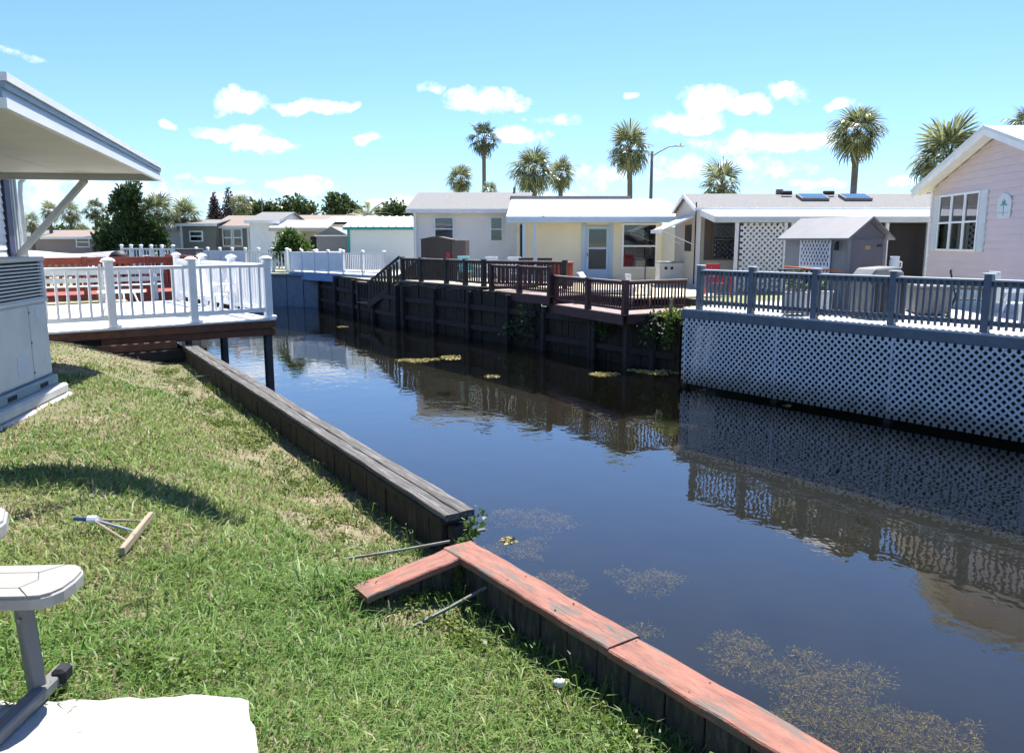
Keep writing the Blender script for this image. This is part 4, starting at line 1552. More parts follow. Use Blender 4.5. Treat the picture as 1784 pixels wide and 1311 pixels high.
def cream_house():
    X0, Y0 = .22, 34.0
    t = thing('cream_sided_house', 'cream lap sided house with white metal porch roof and screen door', 'house', (X0, Y0, 0))
    px = lambda p, D=34.0: (p - 892) / 1407 * D - X0
    L = px(1152)
    bx('wall', t, CREAM, 0, L, .0, 5, -.05, 2.60)
    clap(t, CREAM, 0, L, 0, -.05, 2.60, .115)
    MB().prism([(-.45, -1.0, 2.56), (L + .9, -1.0, 2.56), (L + .9, 4.6, 3.52), (-.25, 4.6, 3.52)], (0, 0, .05)).build('roof', METALROOF, t)
    bx('fascia', t, PALEBLUE, -.45, L + .35, -1.05, -1.0, 2.36, 2.60, .01)
    bx('back_roof', t, SHINGLE, -.3, px(1100, 38), 4.62, 7, 3.3, 3.72)
    bx('back_wall', t, OFFWHITE, -.2, L, 4.7, 9, -.05, 3.29)
    bx('gutter_bolt', t, ALU, 1.0, 1.1, -1.06, -1.0, 2.60, 2.64)
    # door
    a, b = px(1021), px(1060)
    d = MB().box(a, a + .10, -.10, -.03, -.02, 2.23).box(b - .10, b, -.10, -.03, -.02, 2.23).box(a + .1, b - .1, -.10, -.03, 2.11, 2.23).box(a + .1, b - .1, -.09, -.03, -.02, .45).box(a + .1, b - .1, -.09, -.03, 1.28, 1.36).build('door', PALEBLUE, t)
    bx('pane', d, GLASS, a + .1, b - .1, -.06, -.055, 1.36, 2.11)
    bx('screen', d, mat('door_screen', (.09, .085, .08), .8), a + .1, b - .1, -.06, -.055, .45, 1.28)
    bx('backing', d, DARKROOM, a + .1, b - .1, -.04, -.036, .45, 2.11)
    bx('handle', d, BLACK, a + .03, a + .06, -.14, -.101, 1.0, 1.12)
    bx('door_trim', t, PALEBLUE, b + .01, b + .18, -.06, -.026, -.05, 2.34)
    bx('door_trim', t, PALEBLUE, a - .19, a - .01, -.06, -.026, -.05, 2.34)
    window(t, px(1083), px(1144), .47, 2.35, .0, -1, fw=.07, ratio=.5, label='large dark picture window in two panes')
    for p in (930, 912):
        bx('porch_post', t, PALEBLUE, px(p) - .06, px(p) + .06, -.95, -.83, -.05, 2.5)
    bx('narrow_window', t, BLACK, px(906), px(911), -.06, -.024, .45, 2.3)
    # lean-to at the right end
    bx('side_wall', t, mat('cool_grey_side_panel', (.55, .58, .60), .6), L + .02, L + .9, .6, 3, -.05, 2.2)  # even cool grey side wall
cream_house()

def white_house():
    X0, Y0 = -4.5, 37.0
    t = thing('offwhite_house', 'plain off white house with pale shingle roof and two windows', 'house', (X0, Y0, 0))
    px = lambda p, D=37.0: (p - 892) / 1410 * D - X0
    L = px(912)
    bx('wall', t, OFFWHITE, 0, L, 0, 6, -.05, 3.02)
    MB().prism([(-.28, -.4, 2.98), (L + .2, -.4, 2.98), (L + .5, 3.4, 3.93), (-.15, 3.4, 3.93)], (0, 0, .06)).build('roof', SHINGLE, t)
    MB().prism([(-.28, 7.2, 2.98), (L + .2, 7.2, 2.98), (L + .5, 3.42, 3.93), (-.15, 3.42, 3.93)], (0, 0, .06)).build('roof', SHINGLE, t)
    bx('fascia', t, VINYL, -.28, L + .2, -.45, -.405, 2.86, 3.04)
    bx('soffit', t, VINYL, -.2, L, -.40, -.005, 2.90, 2.93)
    MB().prism([(-.02, 0, 3.0), (-.02, 6.8, 3.0), (-.02, 3.4, 3.9)], (.1, 0, 0)).build('gable', OFFWHITE, t)
    window(t, px(757), px(791), 1.62, 2.70, -.0, -1, curtain=.95, fw=.05)
    window(t, px(854), px(876), 1.60, 2.70, -.0, -1, curtain=.5, fw=.05)
    MB().tube([(.12, -.08, 2.88), (.12, -.08, .2)], .05, 8).build('downspout', VINYL, t)
    MB().tube([(px(896, 40), 3.3, 3.9), (px(896, 40), 3.3, 4.22)], .06, 8).build('vent_pipe', SHEDGREY, t)
white_house()

# ------------------------------------------------------------------ things on and behind the far decks
def zat(py, D):
    return at(892, py, D).z

def grey_shed():
    t = thing('grey_resin_shed', 'grey resin garden shed with white trellis on its side standing on the blue deck', 'shed', (7.19, 17.3, .07), R(25))
    w, d, h, hp = 1.15, 1.85, 1.62, 2.02
    bx('wall', t, SHEDROOF, .0, w, .03, d, 0, h, .01)
    MB().prism([(0, .02, h), (w, .02, h), (w / 2, .02, hp - .04)], (0, d - .02, 0)).build('gable', SHEDGREY, t)
    bx('door', t, SHEDGREY, .10, w - .10, .0, .028, .04, h - .04, .008)
    bx('corner_post', t, SHEDROOF, -.01, .095, -.012, .03, 0, h, .01)
    bx('corner_post', t, SHEDROOF, w - .095, w + .01, -.012, .03, 0, h, .01)
    for s in (-1, 1):
        xe = -.13 if s < 0 else w + .13
        MB().prism([(w / 2, -.12, hp), (xe, -.12, h - .06), (xe, -.12, h - .02), (w / 2, -.12, hp + .05)], (0, d + .25, 0)).build('roof', SHEDROOF, t)
    o = MB().box(.50, .66, -.008, -.001, 1.36, 1.44).build('emblem', mat('gold_emblem', (.45, .32, .12), .5), t)
    bx('handle', t, BLACK, .86, 1.0, -.03, -.001, 1.42, 1.45)
    # trellis on the left side
    e = bpy.data.objects.new('trellis', MB().box(.42, .46, -.012, .012, .0, 1.62).box(1.28, 1.32, -.012, .012, .0, 1.62).box(.46, 1.28, -.012, .012, 1.56, 1.62).box(.46, 1.28, -.012, .012, .93, .99).mesh('trellis', LATTW))
    COL.objects.link(e)
    e.parent = t
    e.location = (-.035, 1.75, 0)
    e.rotation_euler = (0, 0, R(-90))
    lattice(e, .46, 1.28, .99, 1.56, -.004, LATTW, pitch=.16, w=.03, th=.008, kx=.6)
    lattice(e, .46, 1.28, .03, .93, -.004, LATTW, pitch=.16, w=.03, th=.008, kx=.6)
    ln = MB().lathe([(.05, 0), (.055, .02), (.045, .12), (.06, .13), (.02, .17)], 8).build('lantern', BLACK, t)
    ln.location = (-.10, .22, 1.34)
    strut('lantern_arm', t, BLACK, (-.10, .22, 1.52), (-.005, .22, 1.52), .02, .02)
grey_shed()

def planter(label, loc, rz, seed):
    t = thing('white_planter', label, 'planter', loc, rz, 'white planter boxes on the blue deck')
    bx('box', t, TUBW, -.25, .25, -.2, .2, .04, .46, .02)
    bx('rim', t, TUBW, -.27, .27, -.22, .22, .462, .50, .01)
    for a, b in ((-.2, -.15), (.2, -.15), (-.2, .15), (.2, .15)):
        bx('foot', t, TUBW, a - .03, a + .03, b - .03, b + .03, 0, .038)
    bx('soil', t, SOILPOT, -.23, .23, -.18, .18, .501, .51)
    leaf_cloud([(0, 0, .68, .2, .16, .2)], 110, .12, seed).build('plant', BUSHLEAF, t)
planter('white planter box with leafy plant left of the grey shed trellis', (6.0, 16.9, .07), R(-20), 1)
planter('white planter box with leafy plant in front of the grey shed trellis', (6.62, 17.2, .07), R(-20), 2)

def grill():
    t = thing('covered_grill', 'barbecue grill under a grey cover in front of the grey shed door', 'grill', (7.45, 16.35, .07), R(20))
    mb = MB()
    prof = [(-.42, 0), (-.44, .85), (-.30, 1.0), (.28, 1.03), (.42, .87), (.44, 0)]
    mb.prism([(x, -.28, z) for x, z in prof], (0, .56, 0)).build('cover', GREYFAB, t, bev=.03)
    strut('strap', t, BLACK, (-.44, -.30, .7), (.44, -.30, .7), .02, .03)
    bx('front_panel', t, BLACK, -.40, .40, -.305, -.285, .05, .68, .01)
    t2 = thing('white_jug', 'white plastic jug with handle standing behind the blue rail', 'jug', (8.05, 16.95, .07))
    bx('stand', t2, ALUGREY, -.14, .14, -.14, .14, 0, .90, .01)
    MB().lathe([(.085, .902), (.095, .95), (.10, 1.12), (.085, 1.17), (.095, 1.22)], 14).build('body', TUBW, t2, True)
    MB().tube([(.09, 0, 1.12), (.15, 0, 1.10), (.15, 0, .99), (.09, 0, .97)], .016, 6).build('handle', TUBW, t2)
grill()
o = MB().tube([(6.05, 17.9, 1.05), (6.35, 17.7, 1.03), (6.75, 17.45, .99), (7.05, 17.15, .97)], .016, 7).build('orange_noodle', ORANGEPL, smooth=True)
tag(o, 'thin orange foam noodle lying across the top behind the blue rail', 'foam noodle')
t = thing('noodle_table', 'small black side table under the orange noodle', 'table', (6.3, 17.85, .07))
bx('table_top', t, BLACK, -.35, .35, -.2, .2, .90, .935, .01)
for a, b in ((-.3, -.16), (.3, -.16), (-.3, .16), (.3, .16)):
    bx('leg', t, BLACK, a - .02, a + .02, b - .02, b + .02, 0, .90)
def deck_box(label, loc, rz, w, d, h, m):
    t = thing('deck_box', label, 'storage box', loc, rz)
    bx('body', t, m, -w / 2, w / 2, -d / 2, d / 2, .03, h - .06, .015)
    bx('lid', t, m, -w / 2 - .02, w / 2 + .02, -d / 2 - .02, d / 2 + .02, h - .058, h, .015)
    for k in range(3):
        bx('rib', t, m, -w / 2 + .08 + k * (w - .2) / 2, -w / 2 + .12 + k * (w - .2) / 2, -d / 2 - .012, -d / 2 + .001, .06, h - .1)
    for a in (-1, 1):
        bx('foot', t, BLACK, a * w * .4 - .03, a * w * .4 + .03, -d * .4, d * .4, 0, .028)
deck_box('long grey storage box on the blue deck by the pink house', (9.0, 17.4, .07), R(75), 1.5, .6, .62, GREYFAB)
t = make_chair('black slatted chair between the grey storage box and the pink house', (9.1, 15.9, .07), R(60), 'chairs on the blue deck', BLACK)
t = make_chair('grey slatted chair near the right end of the blue rail', (9.35, 14.9, .07), R(80), 'chairs on the blue deck', ALUGREY)
make_chair('red chair in front of the tan mobile home window', (6.35, 24.6, -.06), R(20), 'lawn chairs by the mobile home', REDPL)
MB2 = MB()
def skirting():
    ang = math.atan2(1, .1)
    t = bpy.data.objects['pale_pink_house']
    for k in range(9):
        bx('skirting_panel', t, mat('shade_blue_skirting', (.52, .60, .66), .5, .05, 2), .02 + k * .775, .02 + k * .775 + .76, .028, .05, -.05, .66, .004)  # white vinyl panels, the blue of their shade put into the colour
skirting()

def brown_shed():
    t = thing('brown_metal_shed', 'low dark brown metal shed behind the dark brown deck rail', 'shed', (-3.75, 33.3, .06), R(-8))
    w, d, h = 1.25, .9, 1.62
    bx('wall', t, SHEDBROWN, 0, w, 0, d, 0, h)
    for k in range(14):
        bx('rib', t, SHEDBROWN, .02 + k * .088, .05 + k * .088, -.012, -.001, .02, h - .04)
    s = bpy.data.objects.new('louvred_side', MB().box(w + .002, w + .60, .1, d, 0, h - .04).mesh('louvred_side', mat('brown_slat', (.17, .14, .12), .6)))
    COL.objects.link(s)
    s.parent = t
    for k in range(7):
        bx('slat', s, MATS['brown_slat'], w + .03 + k * .08, w + .07 + k * .08, .075, .098, .05, h - .1)
    MB().prism([(-.08, -.06, h), (w + .08, -.06, h), (w * .6, -.06, h + .12), (w * .4, -.06, h + .12)], (0, d + .15, 0)).build('roof', SHEDBROWN, t)
    bx('red_tag', t, REDPL, w - .18, w - .03, -.02, -.013, .72, 1.1)
brown_shed()

G2 = 'pale chairs on the dark brown deck'
make_chair('aqua chair behind the dark brown balusters, left one', (-1.7, 31.0, .06), R(30), G2, TEALPL)
make_chair('white chair behind the dark brown balusters, middle one', (-.9, 30.2, .06), R(-20), G2)
make_chair('white chair behind the maroon upper rail', (.15, 29.0, .06), R(10), G2)
make_chair('dark brown chair at the rail corner near the cream house', (.55, 28.6, .06), R(170), G2, SHEDBROWN)
make_chair('second dark brown chair beside the reddish rail end', (1.2, 28.3, .06), R(170), G2, SHEDBROWN)
deck_box('reddish wooden box at the end of the dark brown rail', (1.7, 27.6, .06), R(0), .75, .5, .85, REDSTAIN)

def lounger():
    t = thing('lounge_chair', 'white lounge chair with patterned cushion behind the lower maroon rail', 'lounge chair', (2.95, 25.0, -.345), R(-20))
    MB().prism([(-.55, -.33, .38), (.85, -.33, .42), (.85, -.33, .50), (-.55, -.33, .47)], (0, .66, 0)).build('seat_cushion', CUSHION, t, bev=.02)
    MB().prism([(-.55, -.33, .47), (-.50, -.33, .47), (-.85, -.33, 1.0), (-.93, -.33, .97)], (0, .66, 0)).build('back_cushion', CUSHION, t, bev=.02)
    for sy in (-.36, .36):
        strut('frame_rail', t, TUBW, (-.6, sy, .40), (.9, sy, .42), .04, .05)
        strut('armrest', t, TUBW, (-.5, sy, .68), (.25, sy, .66), .06, .04)
        for x in (-.45, .2, .8):
            strut('leg', t, TUBW, (x, sy, 0), (x, sy, .66 if x < .5 else .40), .04, .04)
lounger()
make_chair('folded white chair leaning beside the lounge chair', (3.85, 24.2, -.345), R(100), 'white chairs by the cream house')
t = thing('plant_stand', 'thin black pole with drooping dry plant before the picture window', 'plant stand', (5.0, 30.2, -.05))
MB().tube([(0, 0, 0), (0, 0, 1.45)], .022, 6).build('pole', BLACK, t)
MB().tube([(0, 0, 1.45), (.12, 0, 1.38), (.26, 0, 1.2), (.25, 0, 1.0)], .012, 5).build('hook', BLACK, t)
leaf_cloud([(-.02, 0, 1.75, .12, .1, .3), (.2, 0, 1.5, .1, .1, .2)], 26, .1, 4).build('dry_leaves', mat('dry_plant', (.10, .05, .045), .8), t)
t = thing('condenser_unit', 'grey low air conditioner beside the cream house wall', 'air conditioner', (6.35, 31.0, -.05))
bx('case', t, ACM, -.75, .75, -.4, .4, .05, .85, .02)
bx('top', t, ACBASE, -.77, .77, -.42, .42, .852, .89, .01)
bx('dial', t, BLACK, -.55, -.45, -.42, -.401, .6, .7)
bx('dial', t, BLACK, -.32, -.22, -.42, -.401, .6, .7)
bx('foot', t, CONC, -.8, .8, -.45, .45, 0, .048)
def patio():
    o = MB().prism([(1.9, 26.2, 0), (3.6, 23.2, 0), (6.3, 24.0, 0), (6.3, 33.9, 0), (.5, 33.9, 0), (.3, 30.8, 0)], (0, 0, .05)).build('patio', mat('sandy_patio', (.60, .52, .38), .9, .12, 2, .3))
    o.location.z = -.056
    tag(o, kind='structure')
patio()
def ledge():
    # weedy corner of land between the maroon deck and the blue deck
    mb = MB()
    rg = np.random.default_rng(3)
    t = tag(leaf_cloud([(4.25, 20.75, -.28, .5, .35, .12), (4.5, 20.5, -.35, .4, .3, .12), (4.05, 20.55, -.7, .15, .15, .55), (4.5, 20.2, -.6, .1, .1, .5)], 700, .13, 9, hang=.2).build('bank_weeds', WEEDLEAF), kind='stuff')
    t = thing('weathered_stake', 'short weathered wooden stake in the weeds beside the maroon deck', 'stake', (4.12, 20.75, -.5))
    MB().bar((0, 0, 0), (.02, 0, .62), .09, .06, (0, 1, 0)).build('stake_post', mat('grey_wood', (.24, .2, .16), .9, .2, 6), t)
    o = MB().prism([(3.6, 21.7, -2.6), (4.9, 20.0, -2.6), (5.6, 20.6, -2.6), (4.3, 22.4, -2.6)], (0, 0, 2.26)).build('earth_ledge', MATS['bank_earth'])
    tag(o, kind='structure')
ledge()
# creepers hanging down the dark seawall
for k, (x, y, z, h) in enumerate(((2.75, 22.55, -.75, .3), (.6, 25.45, -.9, .55), (.15, 26.0, -1.2, .3), (3.85, 21.15, -.75, .45))):
    o = leaf_cloud([(x - .12, y - .12, z, .35, .3, h)], 240, .12, 40 + k, hang=.6).build('hanging_weeds', EVERLEAF)
    tag(o, kind='stuff')

# ------------------------------------------------------------------ far houses
def simple_house(name, label, cat, pa, pb, D, ye, yr, depth, wm, rm, wins=(), trim=None, trimm=None, yb=440, over=.25, flat=False, ribs=0, gable=False):
    a, b = at(pa, ye, D), at(pb, ye, D)
    x0, x1 = a.x, b.x
    t = thing(name, label, cat, (x0, D, -.06))
    L = x1 - x0
    ze, zr = a.z + .06, zat(yr, D + depth * .5) + .06
    bx('wall', t, wm, 0, L, 0, depth, 0, ze)
    if gable:
        MB().prism([(0, 0, ze), (L, 0, ze), (L / 2, 0, zr)], (0, depth, 0)).build('gable', wm, t)
        for s in (0, L):
            e = -over if s == 0 else L + over
            dz = (zr - ze) / (L / 2) * over
            MB().prism([(L / 2, -over, zr), (e, -over, ze - dz), (e, -over, ze - dz + .08), (L / 2, -over, zr + .1)], (0, depth + over, 0)).build('roof', rm, t)
    else:
        for s in (0, 1):
            y0 = -over if s == 0 else depth + over
            MB().prism([(-over, y0, ze), (-over, depth / 2, zr), (-over, depth / 2, zr + .07), (-over, y0, ze + .07)], (L + 2 * over, 0, 0)).build('roof', rm, t)
        MB().prism([(0, 0, ze), (0, depth, ze), (0, depth / 2, zr)], (L, 0, 0)).build('gable', wm, t)
        for k in range(ribs):
            x = L * (k + .5) / ribs
            MB().bar((x, -over, ze + .09), (x, depth / 2, zr + .09), .09, .06).build('roof_rib', rm, t)
    bx('fascia', t, trimm or VINYL, -over, L + over, -over - .05, -over - .005, ze - .12 if not gable else ze - .02, ze + .06)
    if trim:
        for x in trim:
            xx = (at(x, ye, D).x - x0)
            bx('corner_trim', t, trimm or VINYL, xx - .08, xx + .08, -.04, -.005, 0, ze)
    for (wa, wb, ya, yb_) in wins:
        window(t, at(wa, ye, D).x - x0, at(wb, ye, D).x - x0, zat(yb_, D) + .06, zat(ya, D) + .06, 0, -1, curtain=.45, fw=.09)
    return t
simple_house('greygreen_house', 'far grey green house with paired white framed windows', 'house', 376, 434, 60, 395, 377, 7, GREYGREEN, SHINGLETAN, ((387, 404, 398, 430), (405, 422, 398, 430)), (377, 432))
simple_house('greygreen_wing', 'low grey green house wing with one white window left of the paired windows', 'house', 314, 374, 59, 391, 384, 5, GREYGREEN, SHINGLE, ((329, 353, 402, 421),), (315,))
simple_house('white_far_house', 'far blank white house with pale roof right of the grey green house', 'house', 434, 482, 57, 386, 371, 8, VINYL, SHINGLE)
simple_house('long_far_house', 'long far house with tan roof behind the white porch awning', 'house', 486, 640, 66, 388, 376, 8, OFFWHITE, SHINGLETAN)
def porch():
    D = 56
    a, b = at(468, 398, D), at(570, 398, D)
    t = thing('porch_awning', 'far white sloping porch awning above the green bush', 'awning', (a.x, D, -.06))
    L = b.x - a.x
    ze = a.z + .06
    MB().prism([(0, 0, ze), (0, 3, zat(386, 59) + .1), (0, 3, zat(386, 59) + .16), (0, 0, ze + .08)], (L, 0, 0)).build('roof', METALROOF, t)
    bx('fascia', t, TAN, 0, L, -.05, -.005, ze - .18, ze + .04)
    for x in (.3, L * .5, L - .3):
        bx('post', t, VINYL, x - .06, x + .06, .1, .22, 0, ze)
    bx('back_wall', t, TAN, 0, L, 2.6, 2.7, 0, ze + .1)
    bx('dark_doorway', t, BLACK, L * .55, L * .85, 2.56, 2.59, 0, 2.0)
porch()
simple_house('dark_trim_house', 'far white house with dark eave between the porch awning and the teal trimmed house', 'house', 570, 640, 60, 388, 379, 6, OFFWHITE, METALROOF, trimm=BLACK)
simple_house('teal_trim_house', 'far white building with ribbed metal roof and teal eave trim', 'house', 606, 724, 50, 397, 379, 7, PALEBLUE if False else mat('cool_white_wall', (.66, .69, .72), .6), METALROOF, (), (607,), TEAL, ribs=9)
simple_house('small_grey_shed', 'small grey gabled shed left of the teal trimmed building', 'shed', 551, 605, 52, 411, 398, 3, SHEDROOF, SHEDROOF, gable=True, over=.1)
simple_house('taupe_house', 'far taupe house with white window below the big evergreen', 'house', 78, 192, 70, 414, 402, 7, BROWNGREY, SHINGLETAN, ((132, 156, 412, 431),))
simple_house('low_taupe_house', 'far low brown house under the palms at far left', 'house', 42, 128, 78, 410, 402, 7, BROWNGREY, SHINGLE, ((88, 104, 412, 428),))
simple_house('small_white_cabin', 'small far white cabin between the evergreen and the grey green house', 'shed', 286, 318, 62, 397, 388, 4, OFFWHITE, SHINGLE)

def far_fence(label, pa, ya, Da, pb, yb, Db, n, top=1.0, panels=True):
    a, b = at(pa, ya, Da), at(pb, yb, Db)
    d = Vector((b.x - a.x, b.y - a.y))
    t = thing('white_picket_fence', label, 'fence', (a.x, a.y, -.06), math.atan2(d.y, d.x))
    L = d.length
    h = a.z + .06
    for k in range(n + 1):
        po = piece('post', t, VINYL, (L * k / n, 0, h / 2 + .06), (.13, .13, h + .12))
        link('post_cap', dome_cap(.13), po, (0, 0, h / 2 + .06))
        if k < n:
            x0, x1 = L * k / n + .07, L * (k + 1) / n - .07
            bx('rail', t, VINYL, x0, x1, -.05, .05, h - .07, h)
            bx('rail', t, VINYL, x0, x1, -.04, .04, .12, .2)
            if panels and k < n * .55:
                bx('fence_panel', t, VINYL, x0, x1, -.02, .02, .205, h - .075)
            else:
                m = max(3, int((x1 - x0) / .3))
                for j in range(m):
                    xx = x0 + (x1 - x0) * (j + .5) / m
                    bx('picket', t, VINYL, xx - .035, xx + .035, -.02, .02, .205, h - .075)
far_fence('far white vinyl fence in front of the grey green house', 342, 436, 50, 500, 440, 44, 7)
far_fence('far white picket fence below the big evergreen', 212, 432, 46, 302, 438, 42, 5, panels=False)
deck_box('large grey brown box between the two far white fences', (at(322, 440, 47).x, 47, -.06), 0, 1.7, 1.2, 1.25, mat('olive_grey_box', (.17, .155, .13), .7))

def short_rail():
    a = at(768, 440, 35)
    t = thing('short_white_railing', 'short white railing piece in front of the plain off white house', 'railing', (a.x, 35, -.06))
    railing(t, (0, 0), (.95, 0), 0, VINYL, spacing=.14, bal=(.04, .04), top=1.12, posts=(.9,), pw=.12, pover=.18, rail=(.08, .06), sub=None, low=.1, lowrail=(.05, .06))
short_rail()
# -- red deck and clutter on the near bank beyond the white deck
def red_deck():
    a, b = Vector((-9.6, 25.2)), Vector((-14.6, 21.2))
    d = b - a
    t = thing('redwood_deck', 'red stained wooden deck behind the white deck at left', 'deck', (a.x, a.y, 0), math.atan2(d.y, d.x))
    L = d.length
    boards(t, REDSTAIN, 0, L, -4, .1, .10, .19, .034)
    bx('fascia', t, REDSTAIN, 0, L, .105, .15, -.2, .06)
    railing(t, (0, .05), (L, .05), .10, REDSTAIN, spacing=.16, bal=(.08, .03), top=1.05, posts=(.1, 1.7, 3.4, 5.0), pw=.14, pover=.02, rail=(.18, .05), sub=(.04, .14), low=.1, lowrail=(.04, .12))
    railing(t, (.05, .0), (.05, -3.9), .10, REDSTAIN, spacing=.16, bal=(.08, .03), top=1.05, posts=(2.0, 3.8), pw=.14, pover=.02, rail=(.18, .05), sub=(.04, .14), low=.1, lowrail=(.04, .12))
    # white bench in front
    s = thing('white_plank_bench', 'white plank bench along the front of the red deck', 'bench', (-10.3, 23.4, -.05), math.atan2(d.y, d.x))
    for k in range(3):
        bx('seat_plank', s, TUBW, 0, 3.2, .0 + k * .15, .14 + k * .15, .42, .45)
    for k in range(2):
        bx('back_plank', s, TUBW, 0, 3.2, .47, .5, .55 + k * .2, .67 + k * .2)
    for x in (.2, 1.6, 3.0):
        bx('leg', s, TUBW, x - .04, x + .04, .02, .10, 0, .419)
        bx('leg', s, TUBW, x - .04, x + .04, .39, .46, 0, .89)
red_deck()
def kettle(label, loc):
    t = thing('kettle_grill', label, 'grill', loc)
    MB().lathe([(.05, .62), (.2, .66), (.3, .78), (.32, .9), (.325, .91)], 14).build('bowl', BLACK, t, True)
    MB().lathe([(.325, .912), (.31, 1.02), (.22, 1.14), (.08, 1.20), (.02, 1.21)], 14).build('lid', BLACK, t, True)
    for k in range(3):
        a = 2.1 * k
        strut('leg', t, ALUGREY, (.35 * math.cos(a), .35 * math.sin(a), 0), (.15 * math.cos(a), .15 * math.sin(a), .66), .025, .025)
    strut('handle', t, WOODPALE, (-.06, 0, 1.24), (.06, 0, 1.24), .02, .02)
k0 = at(207, 440, 27)
kettle('black domed kettle grill standing on the red deck', (k0.x, k0.y, .10))
def covered_boat():
    p = at(100, 440, 36)
    t = thing('covered_boat', 'boat under a pale grey tarpaulin behind the red deck', 'boat', (p.x, p.y, -.30), R(8))
    secs = []
    n = 9
    mb, hv = MB(), MB()
    for i in range(n):
        f = i / (n - 1)
        w = .95 * (1 - max(0, f - .55) ** 1.7 * 2.2)
        x = -2.6 + 5.2 * f
        secs.append([(x, -w, 1.0), (x, -w * .98, 1.16), (x, -w * .5, 1.34 + .1 * math.sin(f * 9)), (x, 0, 1.44 + .08 * math.sin(f * 7)), (x, w * .5, 1.34), (x, w * .98, 1.16), (x, w, 1.0)])
    for i in range(n - 1):
        for k in range(6):
            mb.add([secs[i][k], secs[i + 1][k], secs[i + 1][k + 1], secs[i][k + 1]], [(0, 1, 2, 3)])
    mb.build('tarpaulin', mat('grey_tarpaulin', (.48, .46, .44), .8, .1, 2), t)
    for i in range(n - 1):
        a, b = secs[i], secs[i + 1]
        hv.add([a[0], b[0], (b[0][0], 0, .35), (a[0][0], 0, .3)], [(0, 1, 2, 3)])
        hv.add([a[6], b[6], (b[6][0], 0, .35), (a[6][0], 0, .3)], [(3, 2, 1, 0)])
    hv.build('hull', BOATW, t)
    for x in (-1.6, 1.2):
        bx('cradle', t, DARKWOOD, x - .08, x + .08, -.7, .7, 0, .6)
covered_boat()
for k, (px, D, m, lb) in enumerate(((170, 29, TUBW, 'white chair left of the kettle grill behind the red rail'), (242, 33, PALEBLUE, 'pale blue chair right of the kettle grill behind the red rail'), (265, 40, TUBW, 'white chair by the far picket fence'))):
    p = at(px, 440, D)
    make_chair(lb, (p.x, p.y, .10 if D < 30 else -.06), R(40 * k), 'chairs around the red deck', m)

# ------------------------------------------------------------------ street lamp
def street_lamp():
    b = at(1134, 340, 58)
    t = thing('street_lamp', 'tall dark street lamp with curved arm behind the white metal roof', 'street lamp', (b.x, 58, -.06))
    h = zat(262, 58)
    MB().tube([(0, 0, 0), (0, 0, h * .5), (0, 0, h)], [.15, .13, .10], 8).build('pole', TABLELEG, t, True)
    MB().tube([(0, 0, h - .35), (.5, 0, h - .05), (1.2, 0, h + .32), (1.75, 0, h + .36)], .04, 6).build('arm', TABLELEG, t, True)
    bx('lamp_head', t, ALUGREY, 1.7, 2.25, -.14, .14, h + .29, h + .41, .03)
    bx('photocell', t, ALUGREY, 1.93, 2.03, -.05, .05, h + .412, h + .55)
street_lamp()
def antenna():
    b = at(456, 345, 75)
    t = thing('antenna_mast', 'thin far mast above the white roofed houses', 'mast', (b.x, 75, -.06))
    MB().tube([(0, 0, 0), (0, 0, b.z + .06)], .06, 6).build('pole', TABLELEG, t)
    strut('cross_arm', t, TABLELEG, (-.2, 0, b.z - .2), (.2, 0, b.z - .2), .05, .05)
antenna()

# ------------------------------------------------------------------ palms and trees
def fan_frond(seed, n=24, petiole=.55, blade=1.0, droop=.5, spread=132):
    """costapalmate leaf: stalk, then a fan of folded leaflets drooping at the tips"""
    r = random.Random(seed)
    mb = MB()
    mb.bar((0, 0, 0), (petiole, 0, 0), .035, .02)
    for k in range(n):
        a = R(-spread + 2 * spread * (k + .5) / n + r.uniform(-4, 4))
        L = blade * (1 - .30 * (abs(a) / R(spread)) ** 2) * r.uniform(.88, 1.08)
        hub = Vector((petiole + .12 * math.cos(a * .5), 0, 0))
        d = Vector((math.cos(a), math.sin(a), 0))
        s = Vector((-d.y, d.x, 0))
        w = .044
        fold = .10 * (1 if k % 2 else -1)
        p1 = hub + d * L * .5 + Vector((0, 0, .05 - droop * .12 + fold * .1))
        p2 = hub + d * L * .80 + Vector((0, 0, -droop * .28))
        p3 = hub + d * L * .97 + Vector((0, 0, -droop * (.62 + r.uniform(-.1, .2))))
        up = Vector((0, 0, .02))
        mb.add([hub, p1 - s * w, p1 + s * w, p2 - s * w * .75, p2 + s * w * .75, p3], [(0, 1, 2), (1, 3, 4, 2), (3, 5, 4)])
    return mb
FROND = {}
for k in range(4):
    FROND['g', k] = fan_frond(k, 19, .62, 1.0, (.30, .55, .85, .65)[k], 112).mesh('frond', PALMLEAF)
    FROND['d', k] = fan_frond(k + 9, 15, .62, .75, (.3, .5, .7, .6)[k], 100).mesh('frond', PALMLEAF2)
DEADLEAF = leaf_mat('dead_palm_leaf', (.26, .185, .105), .35, .2, .8)
for k in range(2):
    FROND['x', k] = fan_frond(k + 30, 13, .6, .9, 1.1, 70).mesh('dead_frond', DEADLEAF)
def feather_frond(seed):
    r = random.Random(seed)
    mb = MB()
    pts = [Vector((2.2 * f, 0, .75 * f - 1.3 * f * f)) for f in np.linspace(0, 1, 9)]
    mb.tube(pts, [.04, .035, .03, .026, .022, .018, .014, .01, .006], 5)
    for i in range(34):
        f = .12 + .88 * i / 34
        p = Vector((2.2 * f, 0, .75 * f - 1.3 * f * f))
        for s in (-1, 1):
            L = .42 * (1 - abs(f - .45) * .9)
            e = p + Vector((.55 * L, s * L * .85, -.16 * L))
            mb.add([p + Vector((-.02, 0, 0)), p + Vector((.03, 0, 0)), e], [(0, 1, 2)])
    return mb
FROND['f', 0] = feather_frond(1).mesh('frond', PALMLEAF)
